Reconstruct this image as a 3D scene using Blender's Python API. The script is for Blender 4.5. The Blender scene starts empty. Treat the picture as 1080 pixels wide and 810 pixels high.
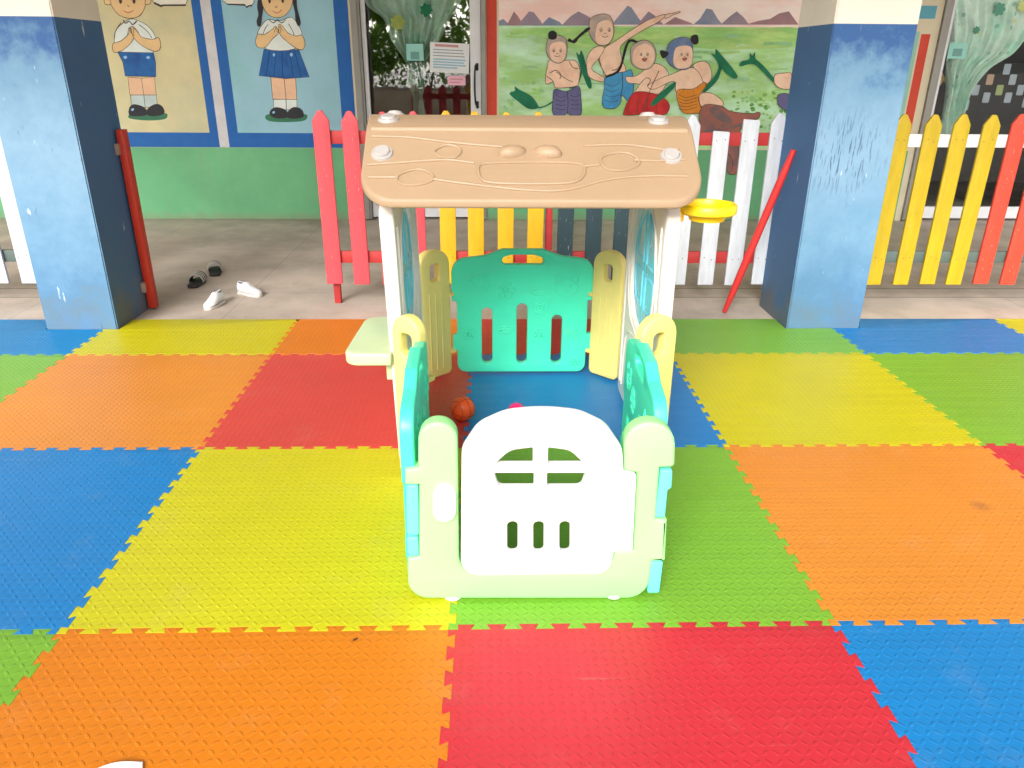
import bpy, bmesh, math, random
from mathutils import Vector, Matrix
from mathutils.geometry import tessellate_polygon
random.seed(7)
R = math.radians
S = bpy.context.scene
COL = S.collection

# ------------------------------------------------------------------ camera, sky, sun, exposure
CAM_H, PITCH, ROLL, YAW, FPX = 1.3495, 0.40168, 0.00759, 0.02661, 799.0
_f = Vector((math.sin(YAW)*math.cos(PITCH), math.cos(YAW)*math.cos(PITCH), -math.sin(PITCH)))
_r0 = Vector((math.cos(YAW), -math.sin(YAW), 0)); _u0 = _r0.cross(_f)
_r = _r0*math.cos(ROLL) + _u0*math.sin(ROLL); _u = -_r0*math.sin(ROLL) + _u0*math.cos(ROLL)
cam_d = bpy.data.cameras.new('camera'); cam = bpy.data.objects.new('camera', cam_d); COL.objects.link(cam)
m3 = Matrix((_r, _u, -_f)).transposed()
cam.matrix_world = Matrix.Translation((0, 0, CAM_H)) @ m3.to_4x4()
cam_d.sensor_width = 36; cam_d.lens = 36*FPX/1080; cam_d.clip_start = .05; cam_d.clip_end = 500
S.camera = cam
SUN_EL, SUN_AZ = 30, 198            # azimuth clockwise from +Y: behind the camera, to the left
w = bpy.data.worlds.new('World'); S.world = w; w.use_nodes = True
nt = w.node_tree; nt.nodes.clear()
sky = nt.nodes.new('ShaderNodeTexSky'); sky.sky_type = 'NISHITA'; sky.sun_disc = False
sky.sun_elevation = R(SUN_EL); sky.sun_rotation = R(SUN_AZ); sky.dust_density = 3; sky.air_density = 1.2
hs = nt.nodes.new('ShaderNodeHueSaturation'); hs.inputs['Saturation'].default_value = .3
bg = nt.nodes.new('ShaderNodeBackground'); bg.inputs['Strength'].default_value = .15
out = nt.nodes.new('ShaderNodeOutputWorld')
nt.links.new(sky.outputs[0], hs.inputs['Color']); nt.links.new(hs.outputs[0], bg.inputs[0]); nt.links.new(bg.outputs[0], out.inputs[0])
sd = bpy.data.lights.new('sun', 'SUN'); sd.energy = 1.4; sd.angle = R(24); sd.color = (1, .975, .94)
sun = bpy.data.objects.new('sun', sd); COL.objects.link(sun)
az, el = R(SUN_AZ), R(SUN_EL)
dirv = Vector((math.sin(az)*math.cos(el), math.cos(az)*math.cos(el), math.sin(el)))
sun.rotation_euler = dirv.to_track_quat('Z', 'Y').to_euler()
S.view_settings.view_transform = 'Standard'; S.view_settings.look = 'None'
S.view_settings.exposure = 1.28; S.view_settings.gamma = 1
S.render.engine = 'CYCLES'

# ------------------------------------------------------------------ survey helper: a point of a known plane
def at(px, py, x=None, y=None, z=None):
    d = _f + _r*((px-540)/FPX) - _u*((py-405)/FPX)
    if z is not None: t = (z-CAM_H)/d.z
    elif y is not None: t = y/d.y
    else: t = x/d.x
    return Vector((0, 0, CAM_H)) + d*t

# ------------------------------------------------------------------ materials
def lin(c):
    f = lambda v: (v/12.92 if v <= .04045 else ((v+.055)/1.055)**2.4)
    return (f(c[0]/255), f(c[1]/255), f(c[2]/255), 1)
MATS = {}
def N(nt, t, **k):
    n = nt.nodes.new(t)
    for a, b in k.items(): setattr(n, a, b)
    return n
def L(nt, a, b): nt.links.new(a, b)
def math_(nt, op, a, b=None, c=None):
    n = N(nt, 'ShaderNodeMath', operation=op)
    for i, v in enumerate((a, b, c)):
        if v is None: continue
        if isinstance(v, (int, float)): n.inputs[i].default_value = v
        else: L(nt, v, n.inputs[i])
    return n.outputs[0]
def mat(name, rgb, rough=.5, var=.06, scale=6, bump=0, bscale=60, spec=.5, rgb2=None, mixlo=.45, mixhi=.65, stretch=(1,1,1), sub=0, trans=0, metal=0, coat=0, speck=None):
    if name in MATS: return MATS[name]
    m = bpy.data.materials.new(name); m.use_nodes = True; t = m.node_tree
    b = t.nodes['Principled BSDF']; b.inputs['Roughness'].default_value = rough
    b.inputs['Specular IOR Level'].default_value = spec; b.inputs['Metallic'].default_value = metal
    if sub: b.inputs['Subsurface Weight'].default_value = sub; b.inputs['Subsurface Scale'].default_value = .02
    if trans: b.inputs['Transmission Weight'].default_value = trans
    if coat: b.inputs['Coat Weight'].default_value = coat
    g = N(t, 'ShaderNodeNewGeometry'); mp = N(t, 'ShaderNodeMapping'); mp.inputs['Scale'].default_value = stretch
    L(t, g.outputs['Position'], mp.inputs[0])
    n1 = N(t, 'ShaderNodeTexNoise'); n1.inputs['Scale'].default_value = scale; n1.inputs['Detail'].default_value = 6; n1.inputs['Roughness'].default_value = .6
    L(t, mp.outputs[0], n1.inputs['Vector'])
    mr = N(t, 'ShaderNodeMapRange'); mr.inputs[1].default_value = .3; mr.inputs[2].default_value = .7
    mr.inputs[3].default_value = 1-var*1.3; mr.inputs[4].default_value = 1+var*.7
    L(t, n1.outputs[0], mr.inputs[0])
    base = None
    if rgb2 is not None:
        n2 = N(t, 'ShaderNodeTexNoise'); n2.inputs['Scale'].default_value = scale*.7; n2.inputs['Detail'].default_value = 8; n2.inputs['Roughness'].default_value = .65
        L(t, mp.outputs[0], n2.inputs['Vector'])
        r2 = N(t, 'ShaderNodeMapRange'); r2.inputs[1].default_value = mixlo; r2.inputs[2].default_value = mixhi
        L(t, n2.outputs[0], r2.inputs[0])
        mx = N(t, 'ShaderNodeMix', data_type='RGBA'); mx.inputs[6].default_value = lin(rgb); mx.inputs[7].default_value = lin(rgb2)
        L(t, r2.outputs[0], mx.inputs[0]); base = mx.outputs[2]
    else:
        c = N(t, 'ShaderNodeRGB'); c.outputs[0].default_value = lin(rgb); base = c.outputs[0]
    if speck:
        n3 = N(t, 'ShaderNodeTexNoise'); n3.inputs['Scale'].default_value = speck[1]; n3.inputs['Detail'].default_value = 3
        L(t, mp.outputs[0], n3.inputs['Vector'])
        r3 = N(t, 'ShaderNodeMapRange'); r3.inputs[1].default_value = speck[2]; r3.inputs[2].default_value = speck[2]+.05
        L(t, n3.outputs[0], r3.inputs[0])
        mx3 = N(t, 'ShaderNodeMix', data_type='RGBA'); L(t, base, mx3.inputs[6]); mx3.inputs[7].default_value = lin(speck[0])
        L(t, r3.outputs[0], mx3.inputs[0]); base = mx3.outputs[2]
    vm = N(t, 'ShaderNodeVectorMath', operation='SCALE'); L(t, base, vm.inputs[0]); L(t, mr.outputs[0], vm.inputs['Scale'])
    L(t, vm.outputs[0], b.inputs['Base Color'])
    if bump:
        n4 = N(t, 'ShaderNodeTexNoise'); n4.inputs['Scale'].default_value = bscale; n4.inputs['Detail'].default_value = 4
        L(t, mp.outputs[0], n4.inputs['Vector'])
        bp = N(t, 'ShaderNodeBump'); bp.inputs['Strength'].default_value = 1; bp.inputs['Distance'].default_value = bump
        L(t, n4.outputs[0], bp.inputs['Height']); L(t, bp.outputs[0], b.inputs['Normal'])
    MATS[name] = m
    return m

def foam(name, rgb):
    """EVA mat: embossed lens pattern laid at alternating diagonals, slight sheen, scuffs and dust."""
    m = mat(name, rgb, rough=.42, var=.05, scale=2.2, spec=.4)
    t = m.node_tree; b = t.nodes['Principled BSDF']
    g = N(t, 'ShaderNodeNewGeometry'); sp = N(t, 'ShaderNodeSeparateXYZ'); L(t, g.outputs['Position'], sp.inputs[0])
    s = .0235
    X = math_(t, 'DIVIDE', sp.outputs[0], s); Y = math_(t, 'DIVIDE', sp.outputs[1], s)
    cx = math_(t, 'FLOOR', X); cy = math_(t, 'FLOOR', Y)
    fx = math_(t, 'SUBTRACT', math_(t, 'SUBTRACT', X, cx), .5); fy = math_(t, 'SUBTRACT', math_(t, 'SUBTRACT', Y, cy), .5)
    par = math_(t, 'MODULO', math_(t, 'ABSOLUTE', math_(t, 'ADD', cx, cy)), 2.0)
    sg = math_(t, 'SUBTRACT', math_(t, 'MULTIPLY', par, 2.0), 1.0)
    k = .7071
    u = math_(t, 'MULTIPLY', math_(t, 'ADD', fx, math_(t, 'MULTIPLY', fy, sg)), k)
    v = math_(t, 'MULTIPLY', math_(t, 'SUBTRACT', math_(t, 'MULTIPLY', fx, sg), fy), k)
    e = math_(t, 'ADD', math_(t, 'POWER', math_(t, 'ABSOLUTE', math_(t, 'DIVIDE', u, .44)), 2.0), math_(t, 'POWER', math_(t, 'ABSOLUTE', math_(t, 'DIVIDE', v, .19)), 2.0))
    mr = N(t, 'ShaderNodeMapRange', interpolation_type='SMOOTHSTEP'); mr.inputs[1].default_value = 1.1; mr.inputs[2].default_value = .25
    L(t, e, mr.inputs[0])
    n = N(t, 'ShaderNodeTexNoise'); n.inputs['Scale'].default_value = 420; L(t, g.outputs['Position'], n.inputs['Vector'])
    h = math_(t, 'ADD', mr.outputs[0], math_(t, 'MULTIPLY', n.outputs[0], .10))
    bp = N(t, 'ShaderNodeBump'); bp.inputs['Strength'].default_value = .8; bp.inputs['Distance'].default_value = .0013
    L(t, h, bp.inputs['Height']); L(t, bp.outputs[0], b.inputs['Normal'])
    # dusty scuffs change gloss and colour a little
    n2 = N(t, 'ShaderNodeTexNoise'); n2.inputs['Scale'].default_value = 5; n2.inputs['Detail'].default_value = 9; n2.inputs['Roughness'].default_value = .7
    L(t, g.outputs['Position'], n2.inputs['Vector'])
    r = N(t, 'ShaderNodeMapRange'); r.inputs[3].default_value = .34; r.inputs[4].default_value = .55; L(t, n2.outputs[0], r.inputs[0])
    L(t, r.outputs[0], b.inputs['Roughness'])
    dst = N(t, 'ShaderNodeMapRange'); dst.inputs[1].default_value = .55; dst.inputs[2].default_value = .85; dst.inputs[4].default_value = .13; L(t, n2.outputs[0], dst.inputs[0])
    src = b.inputs['Base Color'].links[0].from_socket
    mx = N(t, 'ShaderNodeMix', data_type='RGBA'); L(t, src, mx.inputs[6]); mx.inputs[7].default_value = lin((190, 180, 160)); L(t, dst.outputs[0], mx.inputs[0])
    # one dark smudge trodden into the mats
    st = N(t, 'ShaderNodeVectorMath', operation='DISTANCE'); L(t, g.outputs['Position'], st.inputs[0]); st.inputs[1].default_value = (1.62, 2.13, 0)
    dd = math_(t, 'ADD', st.outputs['Value'], math_(t, 'MULTIPLY', n2.outputs[0], .08))
    sm = N(t, 'ShaderNodeMapRange', interpolation_type='SMOOTHSTEP'); sm.inputs[1].default_value = .085; sm.inputs[2].default_value = .045; sm.inputs[4].default_value = .35; L(t, dd, sm.inputs[0])
    mx2 = N(t, 'ShaderNodeMix', data_type='RGBA'); L(t, mx.outputs[2], mx2.inputs[6]); mx2.inputs[7].default_value = lin((90, 60, 60)); L(t, sm.outputs[0], mx2.inputs[0])
    oi = N(t, 'ShaderNodeObjectInfo'); hv = N(t, 'ShaderNodeHueSaturation')
    L(t, math_(t, 'ADD', math_(t, 'MULTIPLY', oi.outputs['Random'], .012), .494), hv.inputs['Hue']); L(t, math_(t, 'ADD', math_(t, 'MULTIPLY', oi.outputs['Random'], .06), .97), hv.inputs['Value']); L(t, math_(t, 'ADD', math_(t, 'MULTIPLY', oi.outputs['Random'], -.05), 1.05), hv.inputs['Saturation'])
    L(t, mx2.outputs[2], hv.inputs['Color'])
    vo = N(t, 'ShaderNodeTexVoronoi'); vo.inputs['Scale'].default_value = 26; L(t, g.outputs['Position'], vo.inputs['Vector'])
    gr = N(t, 'ShaderNodeMapRange'); gr.inputs[1].default_value = .055; gr.inputs[2].default_value = .03; L(t, vo.outputs['Distance'], gr.inputs[0])
    gp_ = math_(t, 'MULTIPLY', gr.outputs[0], math_(t, 'GREATER_THAN', n2.outputs[0], .55))
    mp = N(t, 'ShaderNodeMapping'); mp.inputs['Rotation'].default_value = (0, 0, .6); mp.inputs['Scale'].default_value = (2, 46, 1); L(t, g.outputs['Position'], mp.inputs[0])
    ns = N(t, 'ShaderNodeTexNoise'); ns.inputs['Scale'].default_value = 1; ns.inputs['Detail'].default_value = 4; L(t, mp.outputs[0], ns.inputs['Vector'])
    sr = N(t, 'ShaderNodeMapRange'); sr.inputs[1].default_value = .70; sr.inputs[2].default_value = .76; sr.inputs[4].default_value = .12; L(t, ns.outputs[0], sr.inputs[0])
    m3 = N(t, 'ShaderNodeMix', data_type='RGBA'); L(t, hv.outputs[0], m3.inputs[6]); m3.inputs[7].default_value = lin((120,100,84)); L(t, math_(t, 'MULTIPLY', gp_, .55), m3.inputs[0])
    m4 = N(t, 'ShaderNodeMix', data_type='RGBA'); L(t, m3.outputs[2], m4.inputs[6]); m4.inputs[7].default_value = lin((214,206,190)); L(t, sr.outputs[0], m4.inputs[0])
    L(t, m4.outputs[2], b.inputs['Base Color'])
    return m

# ------------------------------------------------------------------ object helpers
def tag(o, label=None, cat=None, group=None, kind=None):
    if label: o['label'] = label
    if cat: o['category'] = cat
    if group: o['group'] = group
    if kind: o['kind'] = kind
    return o
def empty(name, loc=(0,0,0), rz=0, label=None, cat=None, group=None, parent=None):
    o = bpy.data.objects.new(name, None); COL.objects.link(o); o.location = loc; o.rotation_euler = (0, 0, rz)
    o.empty_display_size = .1
    if parent: o.parent = parent
    return tag(o, label, cat, group)
def link(name, me, mats, parent=None, loc=None, label=None):
    o = bpy.data.objects.new(name, me); COL.objects.link(o)
    idx = [p.material_index for p in me.polygons]
    while len(me.materials): me.materials.pop()
    for m in (mats if isinstance(mats, (list, tuple)) else [mats]): me.materials.append(m)
    me.polygons.foreach_set('material_index', idx)
    if parent: o.parent = parent
    if loc is not None: o.location = loc
    if label: o['label'] = label
    return o
def smooth(me, ang=38):
    for p in me.polygons: p.use_smooth = True
    me.set_sharp_from_angle(angle=R(ang))
def bm_mesh(bm, sm=38):
    me = bpy.data.meshes.new('m'); bm.to_mesh(me); bm.free()
    if sm: smooth(me, sm)
    return me
def rp(pts, seg=6):
    """polygon of (x, y[, r]) with filleted corners"""
    n = len(pts); o = []
    for i in range(n):
        p = pts[i]; r = p[2] if len(p) > 2 else 0
        P = Vector(p[:2])
        if r <= 0: o.append((P.x, P.y)); continue
        A = Vector(pts[i-1][:2])-P; B = Vector(pts[(i+1) % n][:2])-P
        la, lb = A.length, B.length; A.normalize(); B.normalize()
        ang = A.angle(B)
        d = min(r/math.tan(ang/2), la*.499, lb*.499); rr = d*math.tan(ang/2)
        C = P+(A+B).normalized()*(rr/math.sin(ang/2))
        a0 = P+A*d-C; a1 = P+B*d-C
        t0 = math.atan2(a0.y, a0.x); t1 = math.atan2(a1.y, a1.x)
        dt = (t1-t0+math.pi) % (2*math.pi)-math.pi
        for k in range(seg+1):
            t = t0+dt*k/seg; o.append((C.x+rr*math.cos(t), C.y+rr*math.sin(t)))
    return o
def rect(x0, y0, x1, y1, r=0, seg=6): return rp([(x0,y0,r),(x1,y0,r),(x1,y1,r),(x0,y1,r)], seg)
def ell(cx, cy, rx, ry, n=24, a0=0, a1=2*math.pi): return [(cx+rx*math.cos(a0+(a1-a0)*k/n), cy+ry*math.sin(a0+(a1-a0)*k/n)) for k in range(n)]
def plate(outline, holes, th, bev, bres=2):
    """extruded 2D shape with rounded edges, centred on local z"""
    cu = bpy.data.curves.new('c', 'CURVE'); cu.dimensions = '2D'; cu.fill_mode = 'BOTH'
    for pl in [outline]+list(holes):
        s = cu.splines.new('POLY'); s.points.add(len(pl)-1)
        for i, p in enumerate(pl): s.points[i].co = (p[0], p[1], 0, 1)
        s.use_cyclic_u = True
    cu.extrude = max(th/2-bev, 0.0001); cu.bevel_depth = bev; cu.bevel_resolution = bres; cu.offset = -bev
    ob = bpy.data.objects.new('tmp', cu); COL.objects.link(ob)
    dg = bpy.context.evaluated_depsgraph_get(); me = bpy.data.meshes.new_from_object(ob.evaluated_get(dg))
    bpy.data.objects.remove(ob); bpy.data.curves.remove(cu)
    bm = bmesh.new(); bm.from_mesh(me); bmesh.ops.remove_doubles(bm, verts=bm.verts, dist=1e-5)
    bmesh.ops.recalc_face_normals(bm, faces=bm.faces); bm.to_mesh(me); bm.free()
    smooth(me, 40)
    return me
def tube(pts, r, closed=False, res=3, radii=None):
    cu = bpy.data.curves.new('c', 'CURVE'); cu.dimensions = '3D'
    s = cu.splines.new('POLY'); s.points.add(len(pts)-1)
    for i, p in enumerate(pts):
        s.points[i].co = (*p, 1)
        if radii: s.points[i].radius = radii[i]
    s.use_cyclic_u = closed; cu.bevel_depth = r; cu.bevel_resolution = res; cu.use_fill_caps = True
    ob = bpy.data.objects.new('tmp', cu); COL.objects.link(ob)
    dg = bpy.context.evaluated_depsgraph_get(); me = bpy.data.meshes.new_from_object(ob.evaluated_get(dg))
    bpy.data.objects.remove(ob); bpy.data.curves.remove(cu); smooth(me, 50)
    return me
def box(x0, y0, z0, x1, y1, z1, bev=0, seg=2):
    bm = bmesh.new(); bmesh.ops.create_cube(bm, size=1)
    for v in bm.verts: v.co = Vector(((x0+x1)/2+v.co.x*(x1-x0), (y0+y1)/2+v.co.y*(y1-y0), (z0+z1)/2+v.co.z*(z1-z0)))
    if bev: bmesh.ops.bevel(bm, geom=bm.edges[:], offset=bev, segments=seg, affect='EDGES', profile=.5)
    return bm_mesh(bm)
def xf(me, M): me.transform(M); return me
def join(*ms):
    """several meshes of one part into one; each item is mesh or (mesh, material index)"""
    bm = bmesh.new()
    for it in ms:
        me, mi = it if isinstance(it, tuple) else (it, 0)
        n = len(bm.faces); bm.from_mesh(me); bm.faces.ensure_lookup_table()
        for f in bm.faces[n:]: f.material_index = mi
        bpy.data.meshes.remove(me)
    out = bpy.data.meshes.new('m'); bm.to_mesh(out); bm.free()
    return out
def lathe(prof, n=32):
    bm = bmesh.new(); rings = []
    for r, z in prof:
        if r < 1e-6: rings.append([bm.verts.new((0,0,z))])
        else: rings.append([bm.verts.new((r*math.cos(2*math.pi*k/n), r*math.sin(2*math.pi*k/n), z)) for k in range(n)])
    for a, b in zip(rings, rings[1:]):
        for k in range(n):
            k2 = (k+1) % n
            if len(a) == 1 and len(b) == 1: continue
            if len(a) == 1: bm.faces.new((a[0], b[k2], b[k]))
            elif len(b) == 1: bm.faces.new((a[k], a[k2], b[0]))
            else: bm.faces.new((a[k], a[k2], b[k2], b[k]))
    bmesh.ops.recalc_face_normals(bm, faces=bm.faces)
    return bm_mesh(bm, 40)
def frame(origin, u, n=None):
    """matrix taking local x to the horizontal direction u, local y to up, local z to the outward normal"""
    u = Vector(u).normalized(); z = Vector((0,0,1)); nn = u.cross(z)
    return Matrix.Translation(origin) @ Matrix((u, z, nn)).transposed().to_4x4()
def spline(pts, seg=5, closed=True):
    n = len(pts); o = []
    rng = range(n) if closed else range(n-1)
    for i in rng:
        g = lambda k: Vector(pts[k % n]) if closed else Vector(pts[min(max(k, 0), n-1)])
        p0, p1, p2, p3 = g(i-1), g(i), g(i+1), g(i+2)
        for k in range(seg):
            t = k/seg
            o.append(.5*((2*p1)+(-p0+p2)*t+(2*p0-5*p1+4*p2-p3)*t*t+(-p0+3*p1-3*p2+p3)*t**3))
    if not closed: o.append(Vector(pts[-1]))
    return [tuple(v) for v in o]

# ------------------------------------------------------------------ ground
conc = mat('worn_concrete', (194,180,168), rough=.75, var=.16, scale=2.3, bump=.0015, bscale=45, rgb2=(168,156,144), speck=((196,190,180), 14, .72))
def joints(m):
    t = m.node_tree; b = t.nodes['Principled BSDF']; src = b.inputs['Base Color'].links[0].from_socket
    g = N(t, 'ShaderNodeNewGeometry'); sp = N(t, 'ShaderNodeSeparateXYZ'); L(t, g.outputs['Position'], sp.inputs[0])
    def line(sock, c, wd):
        d = math_(t, 'ABSOLUTE', math_(t, 'SUBTRACT', sock, c)); r = N(t, 'ShaderNodeMapRange'); r.inputs[1].default_value = wd; r.inputs[2].default_value = wd*.4
        L(t, d, r.inputs[0]); return r.outputs[0]
    a = math_(t, 'MAXIMUM', line(sp.outputs[1], 4.60, .009), line(sp.outputs[1], 4.80, .009))
    msk = math_(t, 'MAXIMUM', math_(t, 'GREATER_THAN', sp.outputs[0], 1.0), math_(t, 'LESS_THAN', sp.outputs[0], -2.3))
    a = math_(t, 'MULTIPLY', a, msk)
    # faint square joints of the corridor screed
    gx = math_(t, 'PINGPONG', math_(t, 'ADD', sp.outputs[0], .35), .6); gy = math_(t, 'PINGPONG', math_(t, 'ADD', sp.outputs[1], .1), .6)
    bb = math_(t, 'MULTIPLY', math_(t, 'MAXIMUM', line(gx, 0.0, .006), line(gy, 0.0, .006)), .3)
    a = math_(t, 'MULTIPLY', math_(t, 'MAXIMUM', a, bb), .75)
    # diagonal scuffs
    mp = N(t, 'ShaderNodeMapping'); mp.inputs['Rotation'].default_value = (0, 0, .9); mp.inputs['Scale'].default_value = (3, 22, 1); L(t, g.outputs['Position'], mp.inputs[0])
    n = N(t, 'ShaderNodeTexNoise'); n.inputs['Scale'].default_value = 1.2; n.inputs['Detail'].default_value = 7; L(t, mp.outputs[0], n.inputs['Vector'])
    r = N(t, 'ShaderNodeMapRange'); r.inputs[1].default_value = .56; r.inputs[2].default_value = .75; r.inputs[4].default_value = .4; L(t, n.outputs[0], r.inputs[0])
    m1 = N(t, 'ShaderNodeMix', data_type='RGBA'); L(t, src, m1.inputs[6]); m1.inputs[7].default_value = lin((182,174,164)); L(t, r.outputs[0], m1.inputs[0])
    m2 = N(t, 'ShaderNodeMix', data_type='RGBA'); L(t, m1.outputs[2], m2.inputs[6]); m2.inputs[7].default_value = lin((60,55,50)); L(t, a, m2.inputs[0])
    L(t, m2.outputs[2], b.inputs['Base Color'])
joints(conc)
bm = bmesh.new(); 
vs = [bm.verts.new(c) for c in ((-150,-150,-.012),(150,-150,-.012),(150,150,-.012),(-150,150,-.012))]; bm.faces.new(vs)
g = link('ground', bm_mesh(bm, 0), conc); g['kind'] = 'structure'

# ------------------------------------------------------------------ foam mats
X0, Y0, YE = -.118, 1.556, 4.125
FC = {'green': foam('foam_green', (120,172,60)), 'orange': foam('foam_orange', (212,132,54)), 'red': foam('foam_red', (198,62,62)),
      'blue': foam('foam_blue', (36,124,188)), 'yellow': foam('foam_yellow', (196,190,46))}
def teeth(n=12, D=.019):
    p = 1/n; o = [(0,0)]
    for k in range(n): o += [(k*p+.31*p, 0), (k*p+(.19 if k else .28)*p, D), (k*p+.81*p, D), (k*p+.69*p, 0)]
    return o+[(1,0)]
def tile(k, row, color, label):
    x0 = X0+k; y0 = Y0+(row-1)*1.0; last = row == 3
    y1 = YE if last else y0+1
    T = teeth(); bot = [(x0+s, y0+d) for s, d in T]
    rt = [(x0+1+d, y0+s) for s, d in T]; lf = [(x0+d, y0+s) for s, d in T]
    if last:
        rt = [p for p in rt if p[1] <= y1]; lf = [p for p in lf if p[1] <= y1]
        pil = [(-2.428, -2.032, 3.952), (1.622, 2.045, 3.958)]
        top = [(rt[-1][0], y1), (lf[-1][0], y1)]
        for (a, b, yf) in pil:
            if a < x0+1 and b > x0:
                if b > x0+1:    # notch at the right end
                    rt = [p for p in rt if p[1] < yf-.002]+[(x0+1.01, yf)]; top = [(a, yf), (a, y1), (lf[-1][0], y1)]
                elif a < x0:    # notch at the left end
                    lf = [p for p in lf if p[1] < yf-.002]+[(x0, yf)]; top = [(rt[-1][0], y1), (b, y1), (b, yf)]
                else: top = [(rt[-1][0], y1), (b, y1), (b, yf), (a, yf), (a, y1), (lf[-1][0], y1)]
    else: top = [(x0+s, y1+d) for s, d in reversed(T)]
    poly = bot[:-1]+rt+([] if not last else top)+([] if last else top[1:-1])+list(reversed(lf))[:-1]
    cl = []
    for p in poly:
        if not cl or (Vector(p)-Vector(cl[-1])).length > 1e-4: cl.append(p)
    if (Vector(cl[0])-Vector(cl[-1])).length < 1e-4: cl.pop()
    c = Vector((x0+.5, y0+.5))
    cl = [(p[0]-c.x, p[1]-c.y) for p in cl]
    me = plate(cl, [], .012, .0014, 1)
    o = link('foam_mat', me, FC[color], loc=(c.x, c.y, -.006+random.uniform(-.0006, .0004)))
    o.rotation_euler = (0, 0, 0)
    tag(o, label, 'floor mat', 'interlocking foam floor mats')
MT = [
 (0,-2,'green','green foam mat of which only a sliver shows in the bottom left corner'),
 (0,-1,'orange','nearest orange foam mat, at the bottom edge beside the big red mat'),
 (0,0,'red','nearest red foam mat, in front of the playhouse gate'),
 (0,1,'blue','blue foam mat in the bottom right corner'),
 (1,-2,'blue','large blue foam mat at the left edge beside the big yellow mat'),
 (1,-1,'yellow','big yellow foam mat left of the playhouse gate'),
 (1,0,'green','green foam mat under the playhouse gate'),
 (1,1,'orange','orange foam mat with a dark smudge right of the playhouse'),
 (1,2,'red','red foam mat at the right edge beyond the smudged orange mat'),
 (2,-3,'green','green foam mat at the left edge behind the large blue mat'),
 (2,-2,'orange','orange foam mat behind the large blue mat on the left'),
 (2,-1,'red','red foam mat reaching under the left side of the playhouse'),
 (2,0,'blue','blue foam mat inside the playhouse under the balls'),
 (2,1,'yellow','yellow foam mat right of the playhouse in front of the right pillar'),
 (2,2,'green','green foam mat at the right edge between yellow and blue mats'),
 (3,-3,'blue','blue foam mat at the foot of the left pillar, cut round it'),
 (3,-2,'yellow','yellow foam mat cut short along the concrete right of the left pillar'),
 (3,-1,'orange','short orange foam mat behind the pale green side table'),
 (3,0,'red','short red foam mat seen through slots of the turquoise back panel'),
 (3,1,'green','short green foam mat left of the right pillar foot'),
 (3,2,'blue','blue foam mat at the foot of the right pillar, on its right'),
 (3,3,'yellow','small yellow foam mat corner at the right edge by the concrete'),
 (2,3,'blue','blue foam mat just past the right edge, beyond the right green mat'),
 (1,3,'green','green foam mat past the right edge beside the far red mat'),
 (0,2,'yellow','yellow foam mat past the bottom right corner'),
 (1,-3,'yellow','yellow foam mat past the left edge beside the large blue mat'),
 (0,-3,'red','red foam mat past the bottom left corner'),
 (2,-4,'blue','blue foam mat past the left edge beside the left green mat'),
 (3,-4,'orange','short orange foam mat past the left edge along the concrete'),
]
for row, k, c, lb in MT: tile(k, row, c, lb)

# ------------------------------------------------------------------ school building: wall, doors, room, roof
YW = 7.13
cream = mat('cream_wall_paint', (214,204,178), rough=.8, var=.08, scale=3, bump=.001, bscale=30)
greenw = mat('green_wall_paint', (98,168,120), rough=.7, var=.12, scale=2, bump=.001, bscale=30, rgb2=(110,176,126))
def base_dirt(m, h, col, amt=.6):
    t = m.node_tree; b = t.nodes['Principled BSDF']; src = b.inputs['Base Color'].links[0].from_socket
    g = N(t, 'ShaderNodeNewGeometry'); sp = N(t, 'ShaderNodeSeparateXYZ'); L(t, g.outputs['Position'], sp.inputs[0])
    n = N(t, 'ShaderNodeTexNoise'); n.inputs['Scale'].default_value = 9; n.inputs['Detail'].default_value = 8; n.inputs['Roughness'].default_value = .7; L(t, g.outputs['Position'], n.inputs['Vector'])
    z = math_(t, 'SUBTRACT', math_(t, 'DIVIDE', sp.outputs[2], h), math_(t, 'MULTIPLY', math_(t, 'SUBTRACT', n.outputs[0], .5), 2.2))
    r_ = N(t, 'ShaderNodeMapRange'); r_.inputs[1].default_value = 1.0; r_.inputs[2].default_value = -.2; r_.inputs[4].default_value = amt; L(t, z, r_.inputs[0])
    # long vertical drips
    mp = N(t, 'ShaderNodeMapping'); mp.inputs['Scale'].default_value = (14, 14, .9); L(t, g.outputs['Position'], mp.inputs[0])
    n2 = N(t, 'ShaderNodeTexNoise'); n2.inputs['Scale'].default_value = 1; n2.inputs['Detail'].default_value = 5; L(t, mp.outputs[0], n2.inputs['Vector'])
    r2 = N(t, 'ShaderNodeMapRange'); r2.inputs[1].default_value = .58; r2.inputs[2].default_value = .78; r2.inputs[4].default_value = .22; L(t, n2.outputs[0], r2.inputs[0])
    mx = N(t, 'ShaderNodeMix', data_type='RGBA'); L(t, src, mx.inputs[6]); mx.inputs[7].default_value = lin(col); L(t, math_(t, 'MAXIMUM', r_.outputs[0], r2.outputs[0]), mx.inputs[0])
    L(t, mx.outputs[2], b.inputs['Base Color'])
base_dirt(greenw, .07, (134,128,104))
grey = mat('grey_metal', (142,140,134), rough=.45, var=.1, metal=.3)
whitef = mat('white_aluminium', (220,222,226), rough=.4, var=.05)
darkroom = mat('room_paint', (96,88,78), rough=.9, var=.1)
roofm = mat('roof_render', (226,222,214), rough=.9, var=.1)
bld = empty('school_building', (0, YW, 0), label='school classroom wall with painted murals and glass doors behind the fence', cat='building')
def bpart(name, me, mats, label=None, parent=None):
    me.transform(Matrix.Translation((0, -YW, 0))) if parent is None else None
    return link(name, me, mats, parent or bld, label=label)
D1, D2 = (-1.195, -.058), (3.86, 5.2)
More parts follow.
